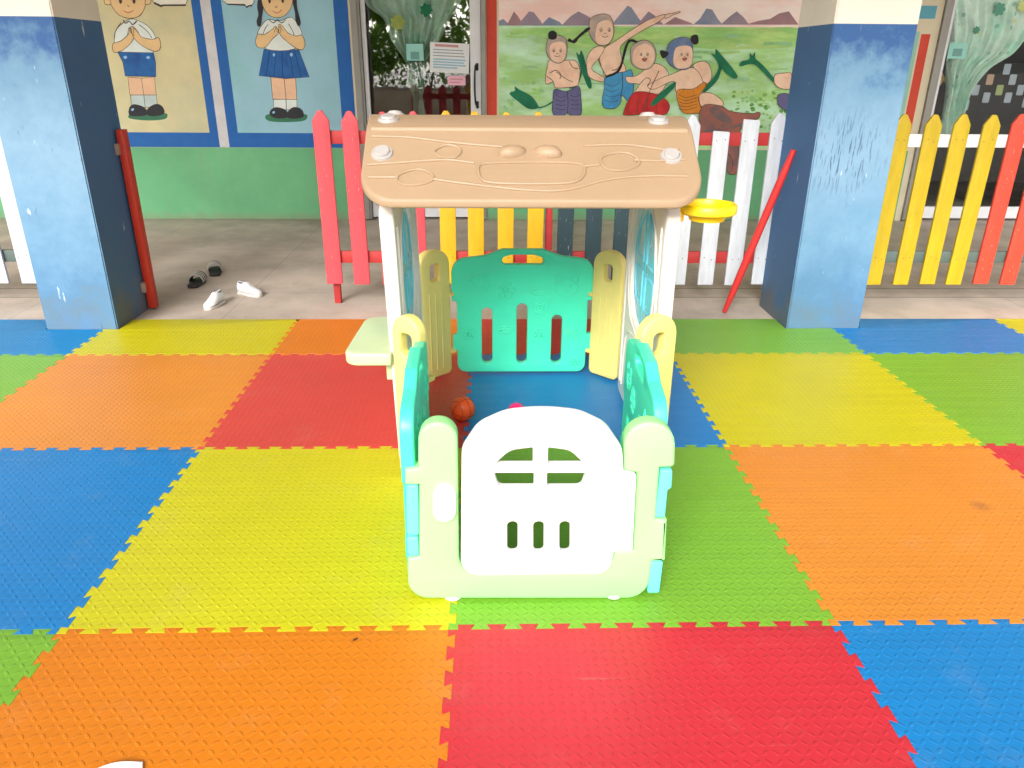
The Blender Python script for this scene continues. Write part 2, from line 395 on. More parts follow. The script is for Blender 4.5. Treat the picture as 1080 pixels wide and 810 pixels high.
bpart('wall', join(box(-7,YW,-.01,D1[0],YW+.15,3.2), box(D1[1],YW,-.01,D2[0],YW+.15,3.2), box(D2[1],YW,-.01,8,YW+.15,3.2), box(D1[0],YW,2.25,D1[1],YW+.15,3.2), box(D2[0],YW,2.25,D2[1],YW+.15,3.2)), cream)
bpart('green_dado', join(box(-7,YW-.006,-.008,D1[0]-.004,YW-.001,.628), box(D1[1]+.004,YW-.006,-.008,D2[0]-.06,YW-.001,.628), box(D2[1]+.01,YW-.006,-.008,8,YW-.001,.628)), greenw)
bpart('room', join(box(-7,YW+4,-.01,8,YW+4.1,3), box(-7.1,YW+.16,-.01,-7,YW+4,3), box(8,YW+.16,-.01,8.1,YW+4,3), box(-7,YW+.16,3.0,8,YW+4.1,3.1), box(1.6,YW+.16,-.01,1.7,YW+4,2.99)), darkroom)
bpart('roof', join(box(-7.1,3.9,3.2,8.1,YW+.16,3.35), box(-7.1,3.98,2.9,8.1,4.3,3.2)), roofm)

def glass_mat(name, refl, tint):
    m = bpy.data.materials.new(name); m.use_nodes = True; t = m.node_tree; t.nodes.clear()
    o = N(t, 'ShaderNodeOutputMaterial'); g = N(t, 'ShaderNodeBsdfGlossy'); g.inputs['Roughness'].default_value = .015; g.inputs['Color'].default_value = (.95,.97,1,1)
    tr = N(t, 'ShaderNodeBsdfTransparent'); tr.inputs['Color'].default_value = (*tint, 1)
    geo = N(t, 'ShaderNodeNewGeometry'); n = N(t, 'ShaderNodeTexNoise'); n.inputs['Scale'].default_value = 3; L(t, geo.outputs['Position'], n.inputs['Vector'])
    b = N(t, 'ShaderNodeBump'); b.inputs['Distance'].default_value = .0012; b.inputs['Strength'].default_value = .5; L(t, n.outputs[0], b.inputs['Height']); L(t, b.outputs[0], g.inputs['Normal'])
    mx = N(t, 'ShaderNodeMixShader'); mx.inputs[0].default_value = refl
    L(t, tr.outputs[0], mx.inputs[1]); L(t, g.outputs[0], mx.inputs[2]); L(t, mx.outputs[0], o.inputs[0])
    return m
glassm = glass_mat('tinted_glass', .17, (.95,.97,.96))
glassm2 = glass_mat('clear_glass', .022, (.95,.97,.96))
black = mat('black_rubber', (22,22,24), rough=.5)
def door(x0, x1, zt, gm, handle_x, lab, muntin=None):
    # fixed frame of the opening
    fr = bpart('door_frame', join(box(x0+.002,YW-.03,0,x0+.055,YW+.12,zt), box(x0+.055,YW-.015,0,x0+.075,YW+.10,zt), box(x1-.04,YW-.03,0,x1-.002,YW+.12,zt), box(x0+.056,YW-.028,zt-.06,x1-.041,YW+.118,zt-.002)), grey, label='grey metal frame')
    a, b = x0+.08, x1-.045
    dr = bpart('door', join(box(a,YW+.02,.012,a+.035,YW+.06,zt-.065), box(b-.09,YW+.018,.012,b,YW+.062,zt-.065), box(a+.036,YW+.022,.012,b-.091,YW+.058,.12), box(a+.036,YW+.022,zt-.14,b-.091,YW+.058,zt-.067)), whitef, label=lab)
    gl = link('glass', box(a+.034,-.0+.037,.118,b-.089,.043,zt-.138), gm, dr)
    if handle_x is not None:
        pts = [(handle_x, .0, 1.31), (handle_x-.012, -.035, 1.32), (handle_x-.02, -.045, 1.24), (handle_x-.02, -.045, 1.08), (handle_x-.01, -.035, 1.0), (handle_x, 0, 1.01)]
        pts = [(p[0], p[1]+.018, p[2]) for p in spline(pts, 5, False)]
        hd = link('handle', join(tube(pts, .008), box(handle_x-.012,.008,1.28,handle_x+.012,.017,1.34,.003), box(handle_x-.012,.008,.97,handle_x+.012,.017,1.03,.003)), black, dr)
    return dr
door(D1[0], D1[1], 2.24, glassm, -.135, 'white framed glass door beside the red stripe')
door(D2[0], D2[1], 2.24, glassm2, None, 'white framed glass door behind the yellow pickets')

# ------------------------------------------------------------------ wall paintings
paintcols = {}
def pm(name, rgb, var=.08, rgb2=None, scale=9, **k):
    return mat('paint_'+name, rgb, rough=.75, var=var, scale=scale, rgb2=rgb2, **k)
class Paint:
    """flat painted shapes on the wall plane, each layer a millimetre proud of the one below"""
    def __init__(s, tr): s.bm = bmesh.new(); s.mats = []; s.tr = tr; s.l = 1
    def mi(s, m):
        if m not in s.mats: s.mats.append(m)
        return s.mats.index(m)
    def W(s, p): 
        q = at(*s.tr(p), y=YW); return (q.x, q.z)
    def fill(s, pts, m, sm=True, raw=False, line=None, lw=.0045):
        P = pts if raw else [s.W(p) for p in pts]
        if sm: P = spline(P, 4)
        s._poly(P, m)
        if line is not None: s._stroke(P+[P[0]], lw, line)
    def stroke(s, pts, m, lw=.006, sm=True, raw=False):
        P = pts if raw else [s.W(p) for p in pts]
        if sm and len(P) > 2: P = spline(P, 4, False)
        s._stroke(P, lw, m)
    def _y(s): s.l += 1; return -.001-.00006*s.l
    def _poly(s, P, m):
        y = s._y(); vs = [Vector((p[0], p[1], 0)) for p in P]; i = s.mi(m)
        bv = [s.bm.verts.new((p[0], y, p[1])) for p in P]
        for t in tessellate_polygon([vs]):
            try: f = s.bm.faces.new([bv[k] for k in t]); f.material_index = i
            except ValueError: pass
    def _stroke(s, P, lw, m):
        y = s._y(); i = s.mi(m); prev = None; n = len(P)
        for k in range(n):
            a = Vector(P[max(k-1, 0)]); b = Vector(P[min(k+1, n-1)]); d = (b-a)
            if d.length < 1e-7: continue
            d.normalize(); wv = lw*.5*(.75+.5*random.random()); nn = Vector((-d.y, d.x))*wv; c = Vector(P[k])
            q = (s.bm.verts.new((c.x+nn.x, y, c.y+nn.y)), s.bm.verts.new((c.x-nn.x, y, c.y-nn.y)))
            if prev: 
                f = s.bm.faces.new((prev[0], prev[1], q[1], q[0])); f.material_index = i
            prev = q
    def done(s, name, parent, label=None):
        for f in s.bm.faces:
            f.normal_update()
            if f.normal.y > 0: f.normal_flip()
        o = link(name, bm_mesh(s.bm, 0), s.mats, parent, label=label)
        return o
T_ = lambda ox, oy, sc: (lambda p: (ox+p[0]/sc, oy+p[1]/sc))
ID = T_(0, 0, 1)
blueP = pm('frame_blue', (24,96,172)); creamP = pm('panel_cream', (212,202,158), rgb2=(198,196,160), scale=3); skyP = pm('panel_sky', (150,194,210), rgb2=(138,190,196), scale=2)
dividerP = pm('divider_white', (205,204,206)); ink = pm('ink', (62,52,44), var=.2); skin = pm('skin', (228,192,140)); skin2 = pm('leg_skin', (232,190,156)); shirt = pm('shirt_white', (222,230,226)); sock = pm('sock', (190,206,206)); shorts = pm('cloth_blue', (30,98,166), rgb2=(22,78,148), scale=12); shoeb = pm('shoe_black', (40,42,50)); grassP = pm('grass_patch', (52,118,88)); hair = pm('hair_brown', (72,48,40)); hairb = pm('hair_dark', (38,40,52)); bubble = pm('bubble', (228,224,212)); glint = pm('glint', (150,196,236)); pink = pm('mouth', (196,96,84))
# greeting panels
gp = Paint(ID)
a = lambda px, py: (lambda q: (q.x, q.z))(at(px, py, y=YW))
ZT = 2.32
gp.fill([(-3.9,.63),(-2.39,.63),(-2.39,ZT),(-3.9,ZT)], blueP, sm=False, raw=True)
gp.fill([(-2.37,.63),(-1.215,.63),(-1.215,ZT),(-2.37,ZT)], blueP, sm=False, raw=True)
gp.fill([(-2.44,.632),(-2.355,.632),(-2.355,ZT),(-2.44,ZT)], dividerP, sm=False, raw=True)
gp.fill([(-3.8,.755),(-2.515,.755),(-2.515,2.2),(-3.8,2.2)], creamP, sm=False, raw=True)
gp.fill([(-2.265,.755),(-1.335,.755),(-1.335,2.2),(-2.265,2.2)], skyP, sm=False, raw=True)
frame_panel = gp.done('greeting_panels', bld, 'blue framed cream and sky blue painted panels')
def child_common(p, boy):
    p.l = 8
# boy (traced at 5.79x from x=100)
p = Paint(T_(100, 0, 5.79)); p.l = 12
p.fill([(205,710),(240,690),(420,690),(444,706),(425,728),(330,736),(225,726)], grassP)
p.fill([(202,470),(285,478),(300,580),(215,580)], skin2, sm=False, line=ink); p.fill([(285,478),(365,470),(376,580),(300,580)], skin2, sm=False, line=ink)
p.fill([(218,580),(300,580),(308,655),(226,655)], sock, sm=False, line=ink, lw=.005); p.fill([(300,580),(376,580),(384,655),(308,655)], sock, sm=False, line=ink, lw=.005)
p.fill([(208,690),(215,655),(240,638),(290,650),(315,670),(318,698),(280,708),(225,708)], shoeb, line=ink); p.fill([(318,698),(320,672),(345,648),(385,636),(415,655),(425,688),(400,704),(350,708)], shoeb, line=ink)
p.fill([(222,668),(236,660),(240,670),(228,678)], glint)
p.fill([(150,160),(212,118),(262,124),(330,165),(372,235),(352,325),(250,334),(142,322),(120,250),(126,200)], shirt, line=ink)
p.fill([(140,318),(360,322),(372,380),(374,468),(186,464),(172,380)], shorts, sm=False, line=ink)
p.fill([(175,348),(190,340),(198,352),(186,360)], glint); p.fill([(315,350),(328,342),(338,352),(326,360)], glint)
p.fill([(116,318),(112,268),(160,250),(205,210),(215,170),(232,175),(238,235),(205,280),(160,312)], skin, line=ink)
p.fill([(242,235),(222,175),(232,160),(262,190),(285,225),(350,240),(392,232),(402,290),(370,314),(300,285)], skin, line=ink)
p.stroke([(120,240),(128,190),(160,140)], ink); p.stroke([(270,150),(320,190),(350,232)], ink); p.stroke([(175,122),(188,142),(212,130),(232,150),(258,128)], ink, .008)
p.stroke([(200,215),(212,165),(224,205)], ink, .004); p.stroke([(240,220),(238,170),(262,200)], ink, .004)
p.fill([(85,-30),(100,30),(150,92),(215,112),(275,96),(308,40),(318,-30),(290,-110),(205,-140),(120,-110)], skin, line=ink)
p.fill([(88,-40),(80,-110),(130,-180),(210,-196),(290,-175),(330,-100),(318,-40),(300,-90),(240,-108),(170,-100),(110,-80)], hair, line=ink)
p.fill([(84,-20),(62,-18),(60,20),(84,30),(100,20)], skin, line=ink); p.fill([(318,-20),(342,-18),(342,18),(320,28),(308,20)], skin, line=ink)
p.fill([(150,-14),(162,-16),(168,10),(160,24),(150,14)], hair); p.fill([(232,-14),(244,-14),(250,10),(242,24),(232,12)], hair)
p.stroke([(178,66),(205,78),(238,64)], pink, .008); p.stroke([(200,30),(206,40),(212,36)], ink, .005)
p.fill([(356,10),(362,-60),(560,-70),(572,-10),(556,28),(430,30),(404,44),(400,30)], bubble, line=ink, sm=False)
p.stroke([(362,18),(400,36),(428,32),(556,32)], ink, .012, sm=False)
p.done('painted_boy', frame_panel, 'painted boy in blue shorts with pressed palms')
# girl (traced at 5.79x from x=250)
p = Paint(T_(250, 0, 5.79)); p.l = 12
p.fill([(172,715),(210,695),(400,695),(430,712),(405,738),(300,746),(200,740)], grassP)
p.fill([(206,470),(288,480),(300,606),(218,604)], skin2, sm=False, line=ink); p.fill([(288,480),(358,476),(366,608),(300,606)], skin2, sm=False, line=ink)
p.fill([(222,606),(298,607),(300,670),(226,668)], shirt, sm=False, line=ink, lw=.005); p.fill([(300,607),(366,608),(366,668),(302,670)], shirt, sm=False, line=ink, lw=.005)
p.fill([(202,700),(208,672),(240,656),(290,668),(310,690),(306,716),(240,722)], shoeb, line=ink); p.fill([(308,716),(314,680),(345,656),(385,662),(406,690),(400,716),(350,724)], shoeb, line=ink)
p.fill([(216,684),(228,678),(232,688),(220,694)], glint)
p.fill([(165,300),(378,305),(442,470),(300,480),(134,462)], shorts, sm=False, line=ink)
for xx in ((200,310,178,466),(238,312,226,474),(275,312,280,478),(320,312,346,476),(352,310,392,472)): p.stroke([xx[:2], xx[2:]], pm('pleat', (16,62,124)), .007)
p.fill([(218,334),(226,324),(234,334),(226,346)], glint); p.fill([(322,332),(332,322),(342,334),(332,346)], glint)
p.fill([(190,120),(260,128),(330,105),(372,150),(396,215),(350,300),(180,300),(160,215),(126,208),(150,155)], shirt, line=ink)
p.fill([(130,208),(165,212),(215,180),(236,160),(254,200),(215,240),(175,288),(128,288),(114,250)], skin, line=ink)
p.fill([(262,210),(256,150),(280,160),(310,200),(360,220),(396,215),(416,262),(404,300),(372,300),(320,265)], skin, line=ink)
p.stroke([(160,208),(172,175),(190,150)], ink); p.stroke([(315,145),(335,180),(350,215)], ink); p.stroke([(196,118),(222,140),(248,120),(272,140),(298,120)], ink, .007)
p.stroke([(226,200),(240,165),(246,200)], ink, .004); p.stroke([(268,200),(262,160),(282,190)], ink, .004)
p.fill([(140,-40),(125,30),(132,90),(122,130),(130,160),(146,150),(152,100),(160,50),(160,-40)], hairb, line=ink)
p.fill([(330,-40),(345,30),(356,80),(360,130),(378,160),(388,140),(380,100),(366,40),(360,-40)], hairb, line=ink)
p.fill([(150,-40),(156,30),(190,88),(245,108),(300,90),(336,30),(340,-40),(310,-110),(245,-130),(180,-110)], skin, line=ink)
p.fill([(140,-20),(130,-100),(180,-170),(250,-186),(320,-165),(356,-100),(350,-10),(335,-60),(290,-96),(200,-96),(160,-60)], hair, line=ink)
p.fill([(192,-14),(202,-14),(208,6),(200,22),(192,10)], hair); p.fill([(272,-14),(282,-14),(288,6),(280,20),(272,8)], hair)
p.stroke([(218,66),(246,80),(274,60)], pink, .007); p.stroke([(232,48),(240,38),(246,50)], ink, .005)
p.fill([(-90,-60),(100,-66),(106,10),(92,32),(70,34),(56,44),(48,28),(-60,24),(-92,0)], bubble, line=ink, sm=False)
p.stroke([(-60,26),(48,30),(62,46),(72,36),(92,34)], ink, .012, sm=False)
p.done('painted_girl', frame_panel, 'painted girl in pleated blue skirt with pressed palms')
# red stripe and the field mural
redP = pm('stripe_red', (206,70,50)); greyP = pm('stripe_grey', (190,184,172))
sp_ = Paint(ID)
sp_.fill([(-.052,.4),(.037,.4),(.037,2.6),(-.052,2.6)], redP, sm=False, raw=True)
z1 = at(975,36,y=YW).z
sp_.done('red_stripe', bld, 'red painted vertical stripe left of the mural'); sp_ = Paint(ID)
sp_.fill([(3.71,.70),(3.79,.70),(3.79,z1),(3.71,z1)], redP, sm=False, raw=True)
sp_.done('red_stripe', bld, 'red painted vertical stripe by the right door'); sp_ = Paint(ID)
sp_.fill([(3.64,.62),(3.695,.62),(3.695,z1+.02),(3.64,z1+.02)], pm('strip_aqua', (150,196,180)), sm=False, raw=True)
sp_.done('aqua_stripe', bld); sp_ = Paint(ID)
sp_.fill([(3.66,z1+.12),(3.80,z1+.12),(3.80,z1+.22),(3.66,z1+.22)], pm('strip_blue', (90,160,180)), sm=False, raw=True)
sp_.done('blue_patch', bld)
field = mat('mural_field', (168,216,132), rough=.75, var=.14, scale=2.2, rgb2=(200,238,208), mixlo=.42, mixhi=.6, stretch=(1,1,3.2))
field2 = mat('mural_bush', (104,172,84), rough=.75, var=.22, scale=22, rgb2=(140,196,106), mixlo=.4, mixhi=.6)
field3 = mat('mural_meadow', (188,224,136), rough=.75, var=.14, scale=4, rgb2=(156,212,124), mixlo=.42, mixhi=.58, stretch=(1,1,4))
pinksky = mat('mural_sky', (250,212,204), rough=.75, var=.04, scale=2, rgb2=(252,236,230), mixlo=.4, mixhi=.6, stretch=(1,1,3))
mnt = pm('mountain_purple', (158,140,154), rgb2=(140,132,154), scale=7); mnt2 = pm('mountain_blue', (130,142,168), rgb2=(152,154,172), scale=7); mnt3 = pm('mountain_mauve', (170,130,136), rgb2=(150,122,130), scale=7)
mu = Paint(ID); zh = at(600, 27, y=YW).z; xr = 3.3
mu.fill([(.054,.64),(xr,.64),(xr,zh),(.054,zh)], field, sm=False, raw=True)
mu.fill([(.054,zh),(xr,zh),(xr,2.35),(.054,2.35)], pinksky, sm=False, raw=True)
mu.fill([a(610,31),a(680,29),a(800,29),a(840,30),a(842,48),a(760,52),a(690,47),a(650,55),a(600,44)], field3, raw=True)
mu.fill([a(540,31),a(600,29),a(640,32),a(600,40),a(560,36)], field3, raw=True)
for pts, m in (([(526,22),(531,20),(538,27),(526,27)],mnt2), ([(534,27),(538,20),(542,12),(547,18),(552,27)],mnt3), ([(545,27),(553,18),(558,12),(563,13),(570,22),(573,27)],mnt), ([(570,27),(579,18),(590,23),(594,27)],mnt2), ([(592,27),(602,17),(610,12),(618,16),(632,25),(636,27)],mnt),
    ([(645,26),(655,14),(662,6),(666,8),(674,20),(680,26)],mnt2), ([(672,26),(684,12),(690,16),(700,26)],mnt), ([(700,26),(712,18),(728,24),(732,26)],mnt3), ([(731,26),(738,20),(745,9),(751,10),(757,20),(762,26)],mnt2), ([(760,26),(770,17),(777,12),(784,18),(790,26)],mnt), ([(786,26),(800,22),(812,20),(822,14),(832,12),(842,26)],mnt3), ([(842,26),(856,10),(870,24),(880,26)],mnt)):
    mu.fill([a(*q) for q in pts], m, raw=True, sm=False)
# scribbled bushes and brush dabs
rb = random.Random(3)
for k in range(120):
    cx, cy = (rb.uniform(770, 842), rb.uniform(96, 138)) if k < 95 else (rb.uniform(530, 575), rb.uniform(80, 118))
    r = rb.uniform(1.2, 3.2)
    mu.fill([a(cx+r*math.cos(t)*rb.uniform(.6,1.2), cy+r*.8*math.sin(t)*rb.uniform(.6,1.2)) for t in [j*2*math.pi/7 for j in range(7)]], (field2, field3, field2, pm('bush_light', (150,204,126)))[rb.randrange(4)] if k < 95 else (field3, pm('bush_aqua', (156,206,160), rgb2=(142,198,128)))[k % 2], raw=True)
for k in range(34):
    cx, cy = rb.uniform(530, 835), rb.uniform(34, 118)
    ln = min(rb.uniform(8, 34), 2*(cx-528))
    mu.stroke([a(cx-ln/2, cy+rb.uniform(-1,1)), a(cx, cy-rb.uniform(0,2)), a(cx+ln/2, cy+rb.uniform(-1,1))], (field, field3, pm('bush_aqua', (156,206,160), rgb2=(142,198,128)))[k % 3], rb.uniform(.008,.03), raw=True)
mural = mu.done('field_mural', bld, 'painted mural of a green field with mountains under a pink sky')
# painted children of the mural
body = pm('body_peach', (246,210,184), rgb2=(238,194,166), scale=14); bodyl = pm('body_light', (250,220,196)); line = pm('line_brown', (104,66,52), var=.15); stub = pm('stubble', (178,162,154), rgb2=(206,180,160), scale=14); knot = pm('topknot', (34,34,40)); stalk = pm('stalk_green', (14,120,84), rgb2=(10,100,70), scale=14)
TA, TB = T_(520, 0, 6.48), T_(660, 0, 4.263)
def face(p, c, s, mouth_open=False):
    x, y = c
    for dx in (-1, 1):
        p.fill([(x+dx*s*.38-s*.13, y-s*.15), (x+dx*s*.38, y-s*.34), (x+dx*s*.38+s*.13, y-s*.15), (x+dx*s*.38, y+s*.04)], bodyl, line=line, lw=.004)
        p.fill([(x+dx*s*.38-s*.05, y-s*.14), (x+dx*s*.38, y-s*.22), (x+dx*s*.38+s*.06, y-s*.14), (x+dx*s*.38, y-s*.02)], knot)
    p.stroke([(x-s*.1, y+s*.12), (x, y+s*.22), (x+s*.1, y+s*.12)], line, .004)
    if mouth_open: p.fill([(x-s*.3, y+s*.38), (x, y+s*.34), (x+s*.34, y+s*.3), (x+s*.12, y+s*.66), (x-s*.12, y+s*.62)], pink, line=line, lw=.004)
    else: p.stroke([(x-s*.3, y+s*.4), (x, y+s*.54), (x+s*.3, y+s*.4)], line, .005)
# first child, violet trousers
p = Paint(TA); p.l = 170
p.fill([(112,640),(150,620),(148,590),(180,612),(260,655),(308,720),(300,742),(240,742),(180,700)], stalk); p.stroke([(290,735),(350,728),(415,690)], stalk, .012)
p.fill([(385,410),(430,425),(500,412),(560,415),(592,470),(585,560),(560,590),(430,600),(412,560),(365,575),(358,530),(372,450)], body, line=line)
pv = pm('trousers_violet', (104,102,146), rgb2=(88,90,136), scale=14)
p.fill([(420,610),(500,625),(585,590),(600,680),(600,780),(540,795),(505,770),(480,795),(410,780),(408,690)], pv, line=ink); p.stroke([(505,620),(512,700),(505,780)], ink)
for q in range(4): p.stroke([(430,650+q*30),(465,665+q*28),(495,655+q*30)], ink, .004); p.stroke([(530,650+q*30),(560,662+q*28),(590,650+q*30)], ink, .004)
p.fill([(362,330),(380,265),(440,240),(492,262),(506,320),(496,400),(450,432),(400,415),(370,375)], stub, line=line)
p.fill([(385,345),(400,300),(450,285),(490,300),(496,360),(480,410),(446,428),(400,405)], body); face(p, (438,355), 62)
p.fill([(376,240),(384,218),(410,210),(434,226),(432,262),(404,272),(380,262)], knot)
p.stroke([(385,500),(430,480),(462,510),(455,540)], line); p.stroke([(520,420),(545,460),(580,470)], line); p.stroke([(430,490),(500,540),(545,560)], line, .005); p.stroke([(365,520),(400,545),(412,560)], line)
p.done('painted_child', mural, 'painted child with a round topknot and violet trousers')
p = Paint(TA); p.l = 170
p.stroke([(610,460),(590,540),(560,590),(520,600)], stalk, .016)
p.fill([(568,360),(590,375),(600,345),(618,380),(640,460),(668,550),(672,600),(650,598),(620,530),(590,440)], stalk)
p.done('painted_stalk_toy', mural)
# second child, pointing
p = Paint(TA); p.l = 170
bl = pm('trousers_sky', (70,156,206), rgb2=(52,132,190), scale=14)
p.fill([(820,290),(1000,170),(1100,120),(1180,100),(1130,150),(1010,215),(875,310),(880,400),(905,470),(890,500),(770,520),(750,480),(720,400),(760,330)], body, line=line)
p.fill([(720,315),(760,330),(725,395),(672,470),(760,530),(745,560),(660,530),(640,470),(640,400),(670,345)], body, line=line)
p.stroke([(725,400),(740,460),(770,515)], line); p.stroke([(810,480),(850,470),(885,420)], line)
p.fill([(770,520),(900,490),(945,480),(960,600),(925,690),(880,650),(870,700),(830,740),(760,735),(745,690),(760,600)], bl, line=ink)
p.stroke([(880,500),(885,580),(870,660)], ink)
for q in range(4): p.stroke([(765,570+q*38),(810,590+q*36),(860,570+q*38)], ink, .004)
p.fill([(655,210),(665,130),(730,98),(790,105),(820,160),(822,240),(790,300),(730,312),(690,285),(672,260)], stub, line=line)
p.fill([(705,190),(730,150),(790,140),(815,180),(818,240),(785,296),(730,305),(700,270)], body); face(p, (765,215), 74)
p.stroke([(660,190),(620,220),(580,255),(550,285),(512,270)], knot, .024)
p.fill([(1180,100),(1230,90),(1270,80),(1275,86),(1225,104),(1200,120),(1170,125)], body, line=line)
p.done('painted_child', mural, 'painted child pointing with a long braid and sky blue trousers')
# third child, laughing, red trousers
p = Paint(TB); p.l = 215
rd = pm('trousers_red', (204,44,44), rgb2=(180,34,38), scale=14)
p.fill([(48,340),(130,285),(190,330),(150,420),(40,420),(60,380),(10,372),(0,345)], body, line=line)
p.fill([(30,420),(100,415),(170,440),(196,480),(170,516),(90,512),(0,518),(-10,500)], rd, line=ink)
for q in range(4): p.stroke([(20+q*38,440),(10+q*42,480),(10+q*44,512)], ink, .004)
p.fill([(20,250),(28,205),(80,180),(125,205),(134,260),(110,305),(70,312),(30,292)], stub, line=line)
p.fill([(30,250),(44,215),(86,196),(120,215),(128,260),(108,300),(70,308),(36,286)], body); face(p, (82,250), 38, True)
p.stroke([(50,190),(20,182),(0,210),(-24,300),(-50,330),(-90,345)], knot, .02)
p.stroke([(60,380),(90,350),(110,360),(95,385)], line); p.stroke([(148,318),(110,400),(75,500)], line, .007)
p.fill([(110,475),(130,440),(215,370),(215,395),(140,465)], stalk)
p.done('painted_child', mural, 'painted laughing child in red trousers')
# fourth child, orange cloth
p = Paint(TB); p.l = 235
og = pm('cloth_orange', (222,140,40), rgb2=(204,120,30), scale=14)
p.fill([(200,335),(280,305),(330,318),(352,375),(330,410),(230,420),(215,365),(130,400),(98,392),(110,375),(160,350)], body, line=line)
p.fill([(300,295),(340,275),(372,290),(385,340),(372,370),(350,375),(330,330)], body, line=line)
p.fill([(330,425),(380,418),(430,450),(435,475),(400,480),(340,482)], body, line=line)
p.fill([(228,408),(300,400),(350,370),(358,390),(325,440),(340,500),(300,510),(250,500)], og, line=ink)
for q in range(5): p.stroke([(236,425+q*16),(270,438+q*14),(318,425+q*14)], ink, .004)
p.fill([(180,255),(190,200),(240,168),(290,180),(300,250),(285,305),(235,312),(195,290)], pm('stubble_blue', (98,122,164), rgb2=(130,146,170), scale=14), line=line)
p.fill([(212,260),(225,215),(270,205),(296,220),(298,270),(282,302),(235,308),(215,290)], body); face(p, (262,250), 34, True)
p.fill([(290,178),(296,160),(320,158),(324,192),(304,200)], knot); p.fill([(190,235),(156,226),(154,242),(166,262),(184,252)], knot)
p.done('painted_child', mural, 'painted child in an orange cloth with two dark hair tufts')
p = Paint(TB); p.l = 275
p.fill([(380,240),(400,245),(402,220),(430,250),(480,310),(500,345),(480,352),(445,325),(430,310),(410,360),(360,410),(345,405),(395,345),(415,300),(400,265)], stalk)
p.fill([(508,290),(520,275),(552,266),(556,238),(566,250),(578,234),(580,262),(600,280),(630,310),(672,365),(660,370),(610,318),(575,290),(545,290),(515,298)], stalk)
p.fill([(670,335),(715,328),(740,330),(740,395),(690,396),(665,370)], body, line=line); p.fill([(680,430),(720,420),(750,440),(750,500),(690,480)], pv, line=ink)
p.done('painted_stalk_toy', mural)
p = Paint(TB); p.l = 290
stump = pm('stump_brown', (166,98,84), rgb2=(120,94,92), scale=10); stump2 = pm('stump_shadow', (110,96,98), rgb2=(150,100,90), scale=12)
p.fill([(338,480),(420,474),(470,500),(560,510),(600,505),(590,535),(530,545),(510,600),(505,700),(500,775),(455,775),(450,700),(420,650),(375,640),(330,600)], stump, line=ink)
p.fill([(370,490),(405,484),(470,530),(460,555),(400,530)], stump2); p.stroke([(350,590),(430,580),(520,560)], stump2, .03)
p.stroke([(460,690),(478,730),(470,770)], ink, .005); p.stroke([(380,610),(440,600),(470,640)], ink, .005)
p.done('painted_tree_stump', mural)

